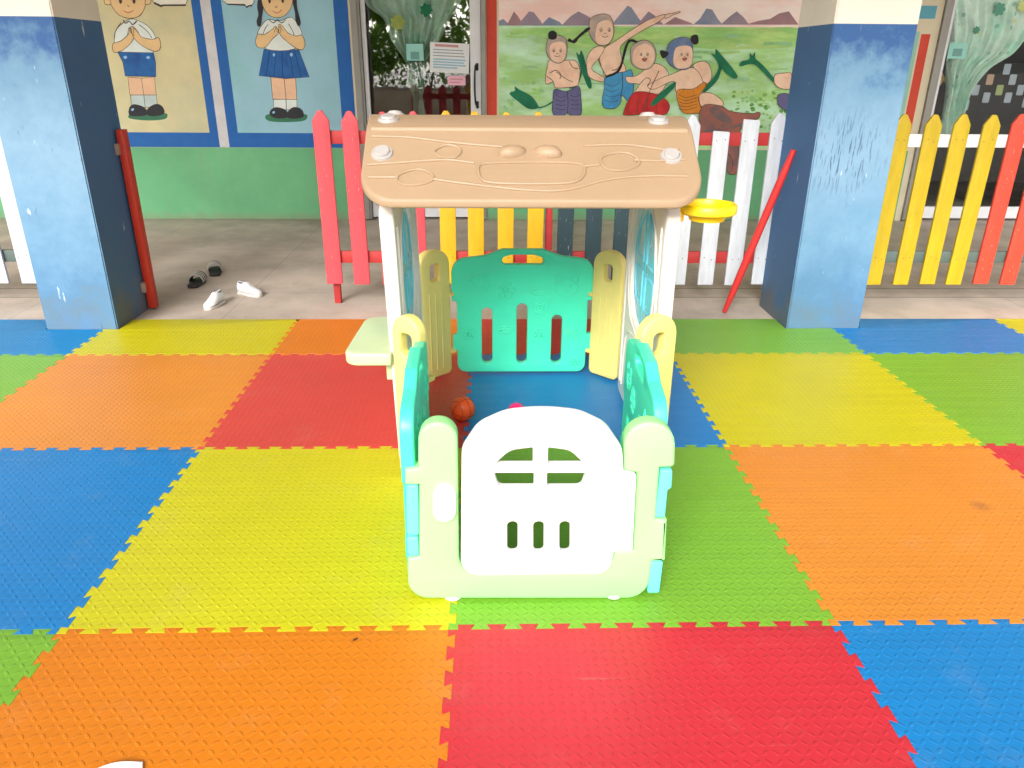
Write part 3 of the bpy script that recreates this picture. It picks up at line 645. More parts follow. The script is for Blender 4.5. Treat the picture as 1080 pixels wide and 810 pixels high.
# ------------------------------------------------------------------ pillars
pil_top = mat('pillar_white', (226,220,208), rough=.8, var=.06, scale=3, bump=.0015)
def pillar_mat(name, fresh, faded, side):
    m = bpy.data.materials.new(name); m.use_nodes = True; t = m.node_tree; b = t.nodes['Principled BSDF']; b.inputs['Roughness'].default_value = .72
    g = N(t, 'ShaderNodeNewGeometry'); sp = N(t, 'ShaderNodeSeparateXYZ'); L(t, g.outputs['Position'], sp.inputs[0])
    n = N(t, 'ShaderNodeTexNoise'); n.inputs['Scale'].default_value = 7; n.inputs['Detail'].default_value = 10; n.inputs['Roughness'].default_value = .68; L(t, g.outputs['Position'], n.inputs['Vector'])
    # weathering: paint keeps its blue under the white band and near the foot, chalks in between
    zz = math_(t, 'ADD', sp.outputs[2], math_(t, 'MULTIPLY', math_(t, 'SUBTRACT', n.outputs[0], .5), .9))
    r = N(t, 'ShaderNodeValToRGB'); e = r.color_ramp.elements
    e[0].position = 0; e[0].color = lin(fresh[0]); e[1].position = 1; e[1].color = lin(fresh[1])
    for pos, c in ((.12, faded[0]), (.35, faded[1]), (.62, faded[2]), (.86, faded[1])):
        q = e.new(pos); q.color = lin(c)
    d = math_(t, 'DIVIDE', zz, 1.53); L(t, d, r.inputs[0])
    # scratches and flakes
    mp = N(t, 'ShaderNodeMapping'); mp.inputs['Scale'].default_value = (30, 30, 7); L(t, g.outputs['Position'], mp.inputs[0])
    n2 = N(t, 'ShaderNodeTexNoise'); n2.inputs['Scale'].default_value = 1; n2.inputs['Detail'].default_value = 5; L(t, mp.outputs[0], n2.inputs['Vector'])
    r2 = N(t, 'ShaderNodeMapRange'); r2.inputs[1].default_value = .68; r2.inputs[2].default_value = .74; r2.inputs[4].default_value = .6; L(t, n2.outputs[0], r2.inputs[0])
    mx = N(t, 'ShaderNodeMix', data_type='RGBA'); L(t, r.outputs[0], mx.inputs[6]); mx.inputs[7].default_value = lin((70,92,116)); L(t, r2.outputs[0], mx.inputs[0])
    r3 = N(t, 'ShaderNodeMapRange'); r3.inputs[1].default_value = .30; r3.inputs[2].default_value = .26; r3.inputs[4].default_value = .7; L(t, n2.outputs[0], r3.inputs[0])
    mx2 = N(t, 'ShaderNodeMix', data_type='RGBA'); L(t, mx.outputs[2], mx2.inputs[6]); mx2.inputs[7].default_value = lin((208,214,218)); L(t, r3.outputs[0], mx2.inputs[0])
    mp3 = N(t, 'ShaderNodeMapping'); mp3.inputs['Scale'].default_value = (110, 110, 11); L(t, g.outputs['Position'], mp3.inputs[0])
    n5 = N(t, 'ShaderNodeTexNoise'); n5.inputs['Scale'].default_value = 1; n5.inputs['Detail'].default_value = 3; L(t, mp3.outputs[0], n5.inputs['Vector'])
    ds = N(t, 'ShaderNodeVectorMath', operation='DISTANCE'); L(t, g.outputs['Position'], ds.inputs[0]); ds.inputs[1].default_value = (1.80, 3.96, .92)
    rg_ = N(t, 'ShaderNodeMapRange'); rg_.inputs[1].default_value = .26; rg_.inputs[2].default_value = .08; L(t, ds.outputs['Value'], rg_.inputs[0])
    r5 = N(t, 'ShaderNodeMapRange'); r5.inputs[1].default_value = .55; r5.inputs[2].default_value = .62; L(t, n5.outputs[0], r5.inputs[0])
    mx5 = N(t, 'ShaderNodeMix', data_type='RGBA'); L(t, mx2.outputs[2], mx5.inputs[6]); mx5.inputs[7].default_value = lin((60,84,112)); L(t, math_(t, 'MULTIPLY', math_(t, 'MULTIPLY', r5.outputs[0], rg_.outputs[0]), .8), mx5.inputs[0])
    L(t, mx5.outputs[2], b.inputs['Base Color'])
    bp = N(t, 'ShaderNodeBump'); bp.inputs['Distance'].default_value = .003; L(t, n.outputs[0], bp.inputs['Height']); L(t, bp.outputs[0], b.inputs['Normal'])
    return m
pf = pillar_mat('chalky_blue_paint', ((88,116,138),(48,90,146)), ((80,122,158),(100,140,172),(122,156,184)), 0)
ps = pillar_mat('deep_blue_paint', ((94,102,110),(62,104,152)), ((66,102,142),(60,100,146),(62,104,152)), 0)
def pillar(x0, x1, y0, y1, label):
    o = empty('pillar', ((x0+x1)/2, (y0+y1)/2, 0), label=label, cat='pillar')
    hx, hy = (x1-x0)/2, (y1-y0)/2
    for nm, za, zb in (('painted_shaft', -.012, 1.53), ('white_shaft', 1.53, 2.9)):
        bm = bmesh.new(); bmesh.ops.create_cube(bm, size=1)
        for v in bm.verts: v.co = Vector((v.co.x*2*hx, v.co.y*2*hy, (za+zb)/2+v.co.z*(zb-za)))
        bmesh.ops.bevel(bm, geom=[e for e in bm.edges if abs(e.verts[0].co.z-e.verts[1].co.z) > .1], offset=.006, segments=2, affect='EDGES')
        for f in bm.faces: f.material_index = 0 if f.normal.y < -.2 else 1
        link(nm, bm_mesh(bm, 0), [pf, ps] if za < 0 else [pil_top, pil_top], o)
    return o
pillar(-2.42, -2.04, 3.955, 4.43, 'left pillar, weathered blue below white, with a red board on its side')
pillar(1.63, 2.037, 3.962, 4.43, 'right pillar, scratched pale blue below white, with a red rod leaning on it')

# ------------------------------------------------------------------ picket fences
def wood(n, rgb, r2=None): return mat('picket_'+n, rgb, rough=.5, var=.1, scale=7, bump=.0012, bscale=40, rgb2=r2, stretch=(6,6,1), speck=((186,168,150), 26, .69))
PC = {'red': wood('red', (204,70,80)), 'yellow': wood('yellow', (216,168,16)), 'dark green': wood('dark_green', (32,58,66)), 'white': wood('white', (196,200,208)), 'vermilion': wood('vermilion', (214,66,44)), 'lemon': wood('lemon', (190,160,10))}
railred = mat('rail_red', (176,46,46), rough=.6, var=.15, bump=.001); railw = mat('rail_white', (226,224,222), rough=.6, var=.06); railg = mat('rail_grey_green', (86,100,94), rough=.6, var=.15)
YF = 4.43
nailm = mat('nail', (120,104,92), rough=.6, metal=.4, var=.2)
def picket_mesh(wd, h, top='point'):
    w2 = wd/2
    if top == 'point': o = rp([(-w2,0,.003),(w2,0,.003),(w2,h-.058,.012),(w2*.26,h-.002,.014),(-w2*.26,h-.002,.014),(-w2,h-.058,.012)])
    else: o = rp([(-w2,0,.003),(w2,0,.003),(w2,h,.006),(-w2,h+.006,.006)])
    nl = []
    for z in (.161, .838):
        for x in (-.022, .02): nl.append((xf(lathe([(0,.0015),(.003,.001),(.0036,0),(.0036,-.002)], 8), Matrix.Translation((x+random.uniform(-.006,.006), -.0095, z+random.uniform(-.008,.008))) @ Matrix.Rotation(R(90), 4, 'X')), 1))
    me = join((xf(plate(o, [], .018, .003), frame((0,0,0), (1,0,0))), 0), *nl); smooth(me, 40)
    return me
def fence(x0, x1, pickets, rails, posts, label):
    o = empty('picket_fence', ((x0+x1)/2, YF, 0), label=label, cat='fence'); cx = (x0+x1)/2
    cache = {}
    for (x, c, zt, top) in pickets:
        key = (round(zt, 3), top, c, random.randrange(3))
        if key not in cache: cache[key] = picket_mesh(.093, zt-.12, top); cache[key].materials.append(PC[c]); cache[key].materials.append(nailm)
        q = bpy.data.objects.new('picket', cache[key]); COL.objects.link(q); q.parent = o
        q.location = (x-cx+random.uniform(-.004,.004), .0+random.uniform(-.002,.002), .12+random.uniform(-.006,.006)); q.rotation_euler = (0, random.uniform(-.008,.008), random.uniform(-.02,.02)); q['label'] = c.replace('vermilion','orange red').replace('lemon','yellow')+' picket'
    for (a_, b_, z, m) in rails: link('rail', box(a_-cx,.012,z-.035,b_-cx,.034,z+.035,.003), m, o)
    for (x, zt, m) in posts: link('post', box(x-.02-cx,.036,-.01,x+.02-cx,.076,zt,.004), m, o)
    return o
pk = []
for x in (-.942,-.78,-.61,-.44): pk.append((x,'red',1.1,'point'))
for x in (-.265,-.10,.072,.245): pk.append((x,'yellow',1.1,'point'))
for x in (.422,.59,.757,.93): pk.append((x,'dark green',1.08,'point'))
pk += [(1.11,'white',1.09,'point'),(1.285,'white',1.0,'flat'),(1.445,'white',1.065,'flat'),(1.61,'white',1.1,'point')]
fence(-.97, 1.62, pk, [(-.96,1.628,.958,railred),(-.96,1.628,.281,railred)], [(-.945,1.02,railred),(.33,1.02,railred)], 'long picket fence in red, yellow, dark green and white behind the playhouse')
pk = [(2.31,'lemon',1.1,'point'),(2.475,'lemon',1.1,'point'),(2.64,'lemon',1.1,'point'),(2.805,'lemon',1.1,'point'),(2.975,'vermilion',1.1,'point'),(3.14,'vermilion',1.1,'point'),(3.31,'vermilion',1.1,'point'),(3.48,'white',1.1,'point'),(3.65,'white',1.1,'point')]
fence(2.04, 3.7, pk, [(2.045,3.72,.955,railw),(2.045,3.72,.285,railg)], [(3.72,1.02,railw)], 'yellow and orange red picket fence with a white rail right of the right pillar')
pk = [(-2.74,'white',1.1,'point'),(-2.905,'white',1.1,'point'),(-3.07,'white',1.1,'point'),(-3.24,'white',1.1,'point'),(-3.41,'white',1.1,'point')]
fence(-3.5, -2.45, pk, [(-3.5,-2.43,.955,railred),(-3.5,-2.43,.285,railg)], [(-3.52,1.02,railw)], 'white picket fence left of the left pillar')
# red board fixed to the side of the left pillar
rb_ = empty('gate_post', (-2.012, 4.36, 0), label='red painted board fixed upright to the side of the left pillar', cat='post')
rdw = mat('board_red', (196,50,30), rough=.5, var=.12, bump=.001, stretch=(5,5,1))
link('board', box(-.018,-.03,.0,.022,.03,1.0,.004), rdw, rb_)
for z in (.90, .13): link('bracket', join(box(-.024,-.052,z-.03,-.018,-.012,z+.03,.001), box(-.027,-.055,z-.028,-.006,-.0305,z+.028,.001)), mat('bare_bracket', (168,140,128), rough=.6, var=.2), rb_)
# leaning red rod
tp, bt = at(846,157,y=4.3), at(764,329,z=0)
tp = Vector((1.60, 4.36, .93)); tp = at(846,158,y=4.15); bt = Vector((bt.x, bt.y, .0))
tp.x = min(tp.x, 1.597)
ax = tp-bt; rod = tube([bt+ax*(k/8) for k in range(9)], .021, res=4, radii=[.6,.9,1,1,1,1,1,.95,.7])
rod.transform(Matrix.Translation(-bt))
o = link('wooden_rod', rod, mat('rod_red', (200,44,44), rough=.42, var=.1, bump=.001), loc=bt)
tag(o, 'slanting red wooden rod leaning against the right pillar', 'rod')

# ------------------------------------------------------------------ toy playhouse
def plast(n, rgb, rough=.32, sub=0):
    m = mat('plastic_'+n, rgb, rough=rough, var=.05, scale=4, spec=.5, bump=.0003, bscale=220)
    t = m.node_tree; b = t.nodes['Principled BSDF']; src = b.inputs['Base Color'].links[0].from_socket; g = N(t, 'ShaderNodeNewGeometry')
    mp = N(t, 'ShaderNodeMapping'); mp.inputs['Rotation'].default_value = (.4, .3, .7); mp.inputs['Scale'].default_value = (5, 60, 18); L(t, g.outputs['Position'], mp.inputs[0])
    n1 = N(t, 'ShaderNodeTexNoise'); n1.inputs['Scale'].default_value = 1; n1.inputs['Detail'].default_value = 6; L(t, mp.outputs[0], n1.inputs['Vector'])
    q = N(t, 'ShaderNodeMapRange'); q.inputs[1].default_value = .62; q.inputs[2].default_value = .74; q.inputs[4].default_value = .07; L(t, n1.outputs[0], q.inputs[0])
    n2 = N(t, 'ShaderNodeTexNoise'); n2.inputs['Scale'].default_value = 11; n2.inputs['Detail'].default_value = 9; n2.inputs['Roughness'].default_value = .7; L(t, g.outputs['Position'], n2.inputs['Vector'])
    q2 = N(t, 'ShaderNodeMapRange'); q2.inputs[1].default_value = .58; q2.inputs[2].default_value = .8; q2.inputs[4].default_value = .10; L(t, n2.outputs[0], q2.inputs[0])
    mx = N(t, 'ShaderNodeMix', data_type='RGBA'); L(t, src, mx.inputs[6]); mx.inputs[7].default_value = lin((150,138,116)); L(t, math_(t, 'MAXIMUM', q.outputs[0], q2.outputs[0]), mx.inputs[0]); L(t, mx.outputs[2], b.inputs['Base Color'])
    rr = N(t, 'ShaderNodeMapRange'); rr.inputs[3].default_value = rough-.06; rr.inputs[4].default_value = rough+.16; L(t, n2.outputs[0], rr.inputs[0]); L(t, rr.outputs[0], b.inputs['Roughness'])
    return m
P_lime = plast('pale_green', (162,234,152)); P_white = plast('white', (240,238,238)); P_teal = plast('turquoise', (74,232,186)); P_aqua = plast('aqua', (110,222,214)); P_yel = plast('pale_yellow', (232,216,128)); P_tan = plast('tan', (160,134,106), .45); P_blue = plast('sky_blue', (120,214,236), .2); P_cream = plast('cream', (234,224,214)); P_table = plast('sage', (196,214,168)); P_bolt = plast('bolt', (168,162,158)); P_hoop = plast('hoop_yellow', (250,204,10)); P_foot = plast('foot', (214,226,224), .3)
HX, HY = .12, 2.45
house = empty('toy_playhouse', (HX, HY, 0), label='plastic toy playhouse with tan roof, white gate and turquoise panels', cat='playhouse')
OFF = Matrix.Translation((-HX, -HY, 0))
def hp(name, me, m, parent=house, label=None):
    if parent is house: me.transform(OFF)
    return link(name, me, m, parent, label=label)
def hpw(name, me, m, parent, label=None):      # child of a part whose mesh is in house coordinates
    me.transform(OFF); return link(name, me, m, parent, label=label)
# --- front panel, on plane y = YP (front face)
YP = 1.668
f_ = lambda px, py: (lambda q: (q.x, q.z))(at(px, py, y=YP))
def F(l): return rp([(*f_(p[0], p[1]), p[2] if len(p) > 2 else 0) for p in l])
out_ = F([(430,632,.055),(430,590),(442,588),(442,512),(427,512),(427,496),(441,494),(441,446,.055),(482,446,.055),(483,500),(484,606,.055),(628,604,.05),(646,590),(648,582),(668,581),(672,499),(658,496),(659,446,.065),(713,446,.07),(712,493,.01),(696,494),(692,548,.004),(704,549,.004),(702,592,.004),(688,593),(683,632,.06)])
TH = .05
FM = frame((0, YP+TH/2, 0), (1,0,0))
fp = hp('front_panel', join(xf(plate(out_, [], TH, .009, 3), FM)), P_lime)
# gate
gout = F([(486,606,.05),(487,472,.06),(504,447,.08),(533,434,.12),(571,430,.5),(611,434,.12),(639,447,.08),(656,472,.06),(657.5,497,.003),(671,500,.008),(667,580,.006),(647,581),(643,604,.05)])
gx = lambda l: F(l)
holes = []
holes.append(F([(521,489,.004),(538,474,.05),(562,471,.004),(562,489,.002)]))
holes.append(F([(578,471,.004),(601,474,.05),(617,489,.004),(578,489,.002)]))
holes.append(F([(521,498,.004),(563,498,.003),(563,513,.003),(526,513,.016)]))
holes.append(F([(577,498,.003),(618,498,.004),(613,513,.016),(577,513,.003)]))
for c in (540.5, 568, 595.5): holes.append(F([(c-5.5,549,.012),(c+5.5,549,.012),(c+5.5,582,.012),(c-5.5,582,.012)]))
gate_me = plate(gout, holes, .028, .006, 3)
ring = F([(520,545,.03),(626,545,.03),(626,591,.03),(520,591,.03)])
rr_ = tube([(p[0], p[1], .0135) for p in ring], .0025, True)
GM = frame((0, YP+.006, 0), (1,0,0))
gate = hp('gate', xf(join(gate_me, rr_), GM), P_white, label='white arched gate with window slots')
lt = F([(457,510,.035),(481,510,.035),(481,548,.035),(457,548,.035)])
latch = hp('latch', join(xf(plate(lt, [], .022, .005, 3), frame((0, YP-.004, 0), (1,0,0))), box(*(lambda q: (q[0]-.003, YP-.021, q[1]-.03, q[0]+.003, YP-.012, q[1]+.03))(f_(472,529)), .002)), P_white)
for px in (478, 646):
    q = at(px, 633, y=YP+.02); hp('foot', xf(lathe([(0,0),(.022,0),(.026,.003),(.026,.011),(0,.011)], 20), Matrix.Translation((q.x, YP+.022, -.0))), P_foot)
# lift the lowest edges a little above the mats is inherent in the traced outline
# --- standard panel (turquoise), 0.645 long
def panel_shape():
    w2 = .318
    o = rp([(-w2+.02,.012,.04),(w2-.02,.012,.04),(w2-.02,.12),(w2+.012,.12,.006),(w2+.012,.2,.006),(w2-.02,.2),(w2-.02,.36),(w2+.018,.36,.006),(w2+.018,.41,.006),(w2,.43,.02),(w2,.545,.07),(.17,.562,.08),(.09,.592,.05),(-.09,.592,.05),(-.17,.562,.08),(-w2,.545,.07),(-w2,.36,.006),(-w2+.022,.35),(-w2+.022,.2),(-w2,.19,.006),(-w2,.13,.006),(-w2+.02,.12)])
    hh = [rp([(-.092,.525,.02),(.092,.525,.02),(.092,.555,.02),(.05,.568,.02),(-.05,.568,.02),(-.092,.555,.02)])]
    for x, t in ((-.16,.325),(.0,.345),(.16,.29)): hh.append(rect(x-.024,.055,x+.024,t,.023))
    return o, hh
def emboss(items, z, r=.0034):
    ms = []
    for it in items: ms.append(tube([(p[0], p[1], z) for p in it[0]], r, it[1]))
    return ms
def critter(cx, cy, s, kind):
    """simple raised outlines: a head with ears, a flower, a leaf"""
    o = []
    if kind == 0:
        o.append((ell(cx, cy, s, s*.8), True)); o.append((ell(cx-s*.75, cy+s*.75, s*.32, s*.32, 12), True)); o.append((ell(cx+s*.75, cy+s*.75, s*.32, s*.32, 12), True))
        o.append((ell(cx-s*.35, cy+s*.15, s*.09, s*.09, 8), True)); o.append((ell(cx+s*.35, cy+s*.15, s*.09, s*.09, 8), True)); o.append(([(cx-s*.3, cy-s*.3),(cx, cy-s*.45),(cx+s*.3, cy-s*.3)], False))
    elif kind == 1:
        for k in range(6):
            t = k*math.pi/3; o.append((ell(cx+s*.6*math.cos(t), cy+s*.6*math.sin(t), s*.34, s*.34, 12), True))
        o.append((ell(cx, cy, s*.3, s*.3, 12), True))
    else:
        o.append((ell(cx, cy, s*1.1, s*.6), True)); o.append(([(cx-s, cy), (cx+s*.9, cy+s*.1)], False)); o.append((ell(cx, cy, s*.5, s*.3, 14), True))
    return o
def std_panel(name, mid, u, sx=1, label=None):
    o, hh = panel_shape()
    it = []
    for (x, y, s, k) in ((-.19,.44,.042,0),(-.075,.41,.045,1),(.07,.395,.034,2),(.2,.42,.05,0),(-.08,.22,.03,2),(.08,.2,.032,1),(.235,.2,.03,2),(-.24,.2,.03,1),(.25,.06,.03,1),(.08,.32,.025,0)): it += critter(x, y, s, k)
    ms = [plate(o, hh, .036, .006, 3)]+emboss(it, .0175)+emboss(it, -.0175)
    return hp(name, xf(join(*ms), frame(mid, u) @ Matrix.Diagonal((sx,1,1,1))), P_teal, label=label)
std_panel('back_panel', (.131, 3.31, 0), (1,0,0))
std_panel('side_panel', (-.222, 1.975, 0), (-.02,1,0), .92, label='left turquoise side panel')
std_panel('side_panel', (.438, 2.015, 0), (-.03,-1,0), .86, label='right turquoise side panel')
# aqua hinge hooks of the side panels that show beside the front panel
for px0, py0, px1, py1, m in ((428,513,441,566,P_aqua),(429,568,441,588,P_aqua)):
    o_ = F([(px0,py0,.008),(px1,py0,.006),(px1+1,py1,.006),(px0+1,py1,.012)])
    hp('hook', xf(plate(o_, [], .042, .005, 2), FM), m)
for pts in ([(697,497,.006),(710,497,.006),(709,516,.006),(705,518,.003),(702,547,.006),(691,547,.006)], [(686,594,.006),(700,594,.006),(696,627,.006),(683,627,.006)]):
    hp('hook', xf(plate(F(pts), [], .042, .005, 2), FM), P_aqua)
# --- yellow corner pieces
def corner(p0, p1, label, ht=.6, flip=False):
    p0, p1 = Vector((*p0, 0)), Vector((*p1, 0)); u = (p1-p0); wd = u.length; w2 = wd/2
    o = rp([(-w2,.012,.025),(w2,.012,.025),(w2,ht,.075),(-w2,ht,.075)], 8)
    hole = rp([(-.024,ht-.135,.014),(.024,ht-.135,.014),(.024,ht-.06,.016),(-.024,ht-.06,.016)])
    ms = [plate(o, [hole], .042, .008, 3)]
    for s in (-1, 1):
        for x in (-.032, 0, .032): ms.append(tube([(x*wd/.16, .05, s*.0195), (x*wd/.16, ht-.19, s*.0195)], .004, False))
    ms.append(xf(box(-.012,-.008,-.03,.012,.008,.03), Matrix.Translation((-w2-.006, .39, 0)))); ms.append(xf(box(-.012,-.008,-.03,.012,.008,.03), Matrix.Translation((-w2-.006, .12, 0))))
    return hp('corner_post', xf(join(*ms), frame((p0+p1)/2, u)), P_yel, label=label)
corner((-.205,3.305), (-.33,3.19), 'far left yellow corner post'); corner((.458,3.305), (.572,3.19), 'far right yellow corner post')
corner((-.225,2.30), (-.320,2.368), 'near left yellow corner post'); corner((.468,2.30), (.598,2.375), 'near right yellow corner post')
# --- house side walls
def ywall(xc, sgn, label):
    lean = Matrix.Rotation(R(-1.3) if sgn < 0 else 0, 4, 'Z')
    lean = Matrix.Translation((xc, 0, 1.0)) @ Matrix.Rotation(R(-1.4) if sgn < 0 else 0, 4, 'Y') @ Matrix.Translation((-xc, 0, -1.0))
    # local x runs along +y
    y0, y1 = 2.40, 3.08; ym = (y0+y1)/2; w2 = (y1-y0)/2
    o = rp([(-w2,.02,.03),(w2,.02,.03),(w2,.9,.02),(w2*.35,1.11,.04),(0,1.14,.1),(-w2*.35,1.11,.04),(-w2,.9,.02)])
    win = rp([(-.20,.50),(-.13,.43,.06),(0,.40,.08),(.13,.43,.06),(.20,.50),(.235,.66,.14),(.18,.82,.12),(.0,.95,.04),(-.18,.82,.12),(-.235,.66,.14)])
    ms = [plate(o, [win], .048, .009, 3)]
    for s in (-1, 1):
        z = s*.023
        ms.append(tube([(p[0]*1.1, .66+(p[1]-.66)*1.08, z) for p in win], .006, True))
        ms.append(tube([(-w2+.05,.08,z),(-w2+.05,.86,z)], .007)); ms.append(tube([(w2-.05,.08,z),(w2-.05,.86,z)], .007))
        ms.append(tube(spline([(-.25,.08,z),(-.22,.3,z),(-.1,.36,z),(.1,.36,z),(.22,.3,z),(.25,.08,z)], 5, False), .006))
    wl = hp('side_wall', xf(join(*ms), lean @ frame((xc, ym, 0), (0,1,0))), P_cream, label=label)
    # shutter leaves, lobed relief
    half = []
    for s in (-1, 1):
        lf = rp([(s*.003,.41),(s*.12,.437,.05),(s*.192,.505,.03),(s*.227,.66,.12),(s*.172,.812,.1),(s*.003,.935)])
        pm_ = plate(lf, [], .02, .004, 2); extra = []
        for z in (-.009, .009):
            extra.append(tube([(s*.03,.50,z),(s*.13,.50,z),(s*.17,.56,z),(s*.17,.63,z),(s*.03,.63,z)], .006, True)); extra.append(tube([(s*.03,.67,z),(s*.18,.67,z),(s*.14,.78,z),(s*.03,.85,z)], .006, True))
        sh = join(pm_, *extra); rot = Matrix.Translation((0,0,0))
        hpw('shutter', xf(sh, lean @ frame((xc, ym, 0), (0,1,0))), P_blue, wl)
    return wl
wl = ywall(-.338, -1, 'left side wall'); wr = ywall(.574, 1, 'right side wall')
# --- roof: barrel section swept along x
prof = [(2.285,.960),(2.29,.978),(2.36,1.022),(2.46,1.088),(2.545,1.148),(2.575,1.163),(2.64,1.178),(2.72,1.186),(2.80,1.178),(2.865,1.163),(2.895,1.148),(2.98,1.088),(3.08,1.018),(3.15,.978),(3.155,.960)]
def roof_z(y):
    for (a0, z0), (a1, z1) in zip(prof, prof[1:]):
        if a0 <= y <= a1 and a1-a0 > .006: return z0+(z1-z0)*(y-a0)/(a1-a0)
    return 1.0
RX0, RX1 = -.402, .642
plan = rp([(RX0,2.285,.11),(RX1,2.285,.11),(RX1+.002,2.56,.25),(RX1+.014,2.72),(RX1+.002,2.90,.25),(RX1,3.155,.11),(RX0,3.155,.11),(RX0-.002,2.90,.25),(RX0-.014,2.72),(RX0-.002,2.56,.25)], 10)
def roof_mesh():
    me = plate(plan, [], .030, .009, 3)
    bm = bmesh.new(); bm.from_mesh(me)
    for yy in [2.3+.02*k for k in range(43)]:
        bmesh.ops.bisect_plane(bm, geom=bm.verts[:]+bm.edges[:]+bm.faces[:], plane_co=(0,yy,0), plane_no=(0,1,0), dist=1e-5)
    for v in bm.verts: v.co.z += roof_z(min(max(v.co.y, 2.2901), 3.1499))-.017
    bm.to_mesh(me); bm.free(); return me
def onroof(pts, dz=0): return [(x, y, roof_z(y)+dz) for x, y in pts]
def roofpt(px, py):
    # intersect the view line with the roof surface
    y = 2.3
    for k in range(400):
        q = at(px, py, y=y)
        if q.z <= roof_z(y): return (q.x, y)
        y += .001
        if y > 2.72: break
    q = at(px, py, y=2.6); return (q.x, 2.6)
rms = [roof_mesh()]
def grain(pxs, closed=False, r=.0046):
    P = spline([roofpt(*p) for p in pxs], 6, closed); rms.append(tube(onroof(P, .0), r, closed, 2))
grain([(392,144),(430,145),(480,151),(530,155)]); grain([(615,154),(660,153),(700,158),(716,157)])
grain([(387,174),(430,171),(470,169),(500,172)]); grain([(388,187),(420,187)]); grain([(456,189),(500,195),(560,201),(600,200),(640,190),(680,186),(725,186)])
grain([(632,174),(615,176)]); grain([(668,169),(700,170),(722,168)])
grain([(437,179),(424,183),(418,188),(424,194),(440,195),(455,191),(456,185),(448,180)], True)
grain([(652,161),(638,164),(633,170),(640,178),(655,180),(670,176),(674,170),(666,163)], True)
grain([(472,153),(463,156),(458,161),(466,166),(480,166),(486,160),(482,155)], True)
grain([(505,176),(507,188),(520,193),(560,194),(600,193),(614,187),(616,176),(605,172),(560,171),(515,172)], True, .005)
for y_ in (2.556, 2.884): rms.append(tube([(x, y_, 1.147) for x in (RX0+.016, -.1, .3, RX1-.016)], .0125, False))
roof = hp('roof', join(*rms), P_tan, label='tan curved roof with moulded wood grain'); smooth(roof.data, 38)
for (px, py, s) in ((541,160,-1),(577,160,1)):
    q = roofpt(px, py)
    me = lathe([(0,.03),(.018,.027),(.032,.016),(.038,0),(.038,-.012)], 24)
    me.transform(Matrix.Translation((q[0], q[1], roof_z(q[1])-.004)) @ Matrix.Rotation(R(s*-18), 4, 'Z') @ Matrix.Rotation(R(34), 4, 'X') @ Matrix.Diagonal((1.25,.72,.8,1)))
    hpw('roof_knob', me, P_tan, roof)
for i, (px, py) in enumerate(((408,126),(403,162),(698,128),(708,165))):
    q = roofpt(px, py); y_ = q[1]
    if py < 140: y_ = 2.625; q = (at(px, py, z=1.177).x, y_)
    sl = math.atan2(roof_z(y_+.02)-roof_z(y_-.02), .04)
    for yy, sg in ((y_, 1), (5.44-y_, -1)):
        me = join(lathe([(0,.012),(.023,.012),(.026,.008),(.026,-.004)], 8), lathe([(.0,.004),(.032,.004),(.035,-.004)], 24))
        me.transform(Matrix.Translation((q[0], yy, roof_z(yy)+.002)) @ Matrix.Rotation(sl*sg, 4, 'X'))
        hpw('bolt', me, P_bolt, roof)
# --- side table on the left
tb = rp([(-.34,2.37,.01),(-.34,2.78,.01),(-.485,2.78,.06),(-.503,2.37,.05)])
me = xf(plate(tb, [], .045, .010, 3), Matrix.Translation((0,0,.43)))
hp('side_table', join(me, box(-.37,2.44,.33,-.35,2.72,.41,.003)), P_table, label='pale sage shelf table')
# --- basketball hoop on the right
prof_h = [(.070,.0),(.084,.0),(.090,.004),(.090,.026),(.084,.031),(.076,.026),(.071,.0),(.058,-.014),(.054,-.02),(.050,-.014),(.064,.0)]
bm = bmesh.new(); n = 48; rg = []
prof_h = [(.088,.036),(.093,.030),(.092,.008),(.084,.002),(.060,-.004),(.056,-.018),(.050,-.018),(.052,.0),(.076,.012),(.082,.034)]
for k in range(n):
    t = 2*math.pi*k/n; rg.append([bm.verts.new((r*math.cos(t), r*math.sin(t), z)) for r, z in prof_h])
for k in range(n):
    for j in range(len(prof_h)):
        a0, a1 = rg[k], rg[(k+1) % n]; j2 = (j+1) % len(prof_h); bm.faces.new((a0[j], a1[j], a1[j2], a0[j2]))
bmesh.ops.recalc_face_normals(bm, faces=bm.faces)
hm = bm_mesh(bm, 50); hm.transform(Matrix.Translation((.694, 2.46, .90)))
hb = box(.594,2.44,.88,.615,2.50,.94,.003)
hp('hoop', join(hm, hb), P_hoop, label='yellow basketball hoop')

# ------------------------------------------------------------------ balls
def ball(x, y, r, m, seam, name, label, cat):
    prof = [(r*math.sin(math.pi*k/20), -r*math.cos(math.pi*k/20)) for k in range(21)]
    ms = [(lathe(prof, 36), 0)]
    if seam:
        for M in (Matrix.Rotation(0, 4, 'X'), Matrix.Rotation(R(90), 4, 'X'), Matrix.Rotation(R(90), 4, 'Y')):
            ms.append((xf(tube([(r*math.cos(t)*1.0, r*math.sin(t)*1.0, 0) for t in [k*math.pi/20 for k in range(40)]], .0011, True), M), 1))
        for s in (-1, 1): ms.append((tube([(s*r*(.45+.25*math.cos(t)**2)*1.0, 0, 0) if False else tuple(Vector((s*.62, .78*math.cos(t), .78*math.sin(t))).normalized()*r) for t in [k*math.pi/20 for k in range(40)]], .0011, True), 1))
    me = join(*ms); smooth(me, 60)
    me.transform(Matrix.Rotation(R(25), 4, 'X') @ Matrix.Rotation(R(35), 4, 'Z') @ Matrix.Rotation(R(18), 4, 'Y'))
    o = link(name, me, [m, mat('ball_seam', (150,50,22), rough=.6)], loc=(x, y, r)); tag(o, label, cat); return o
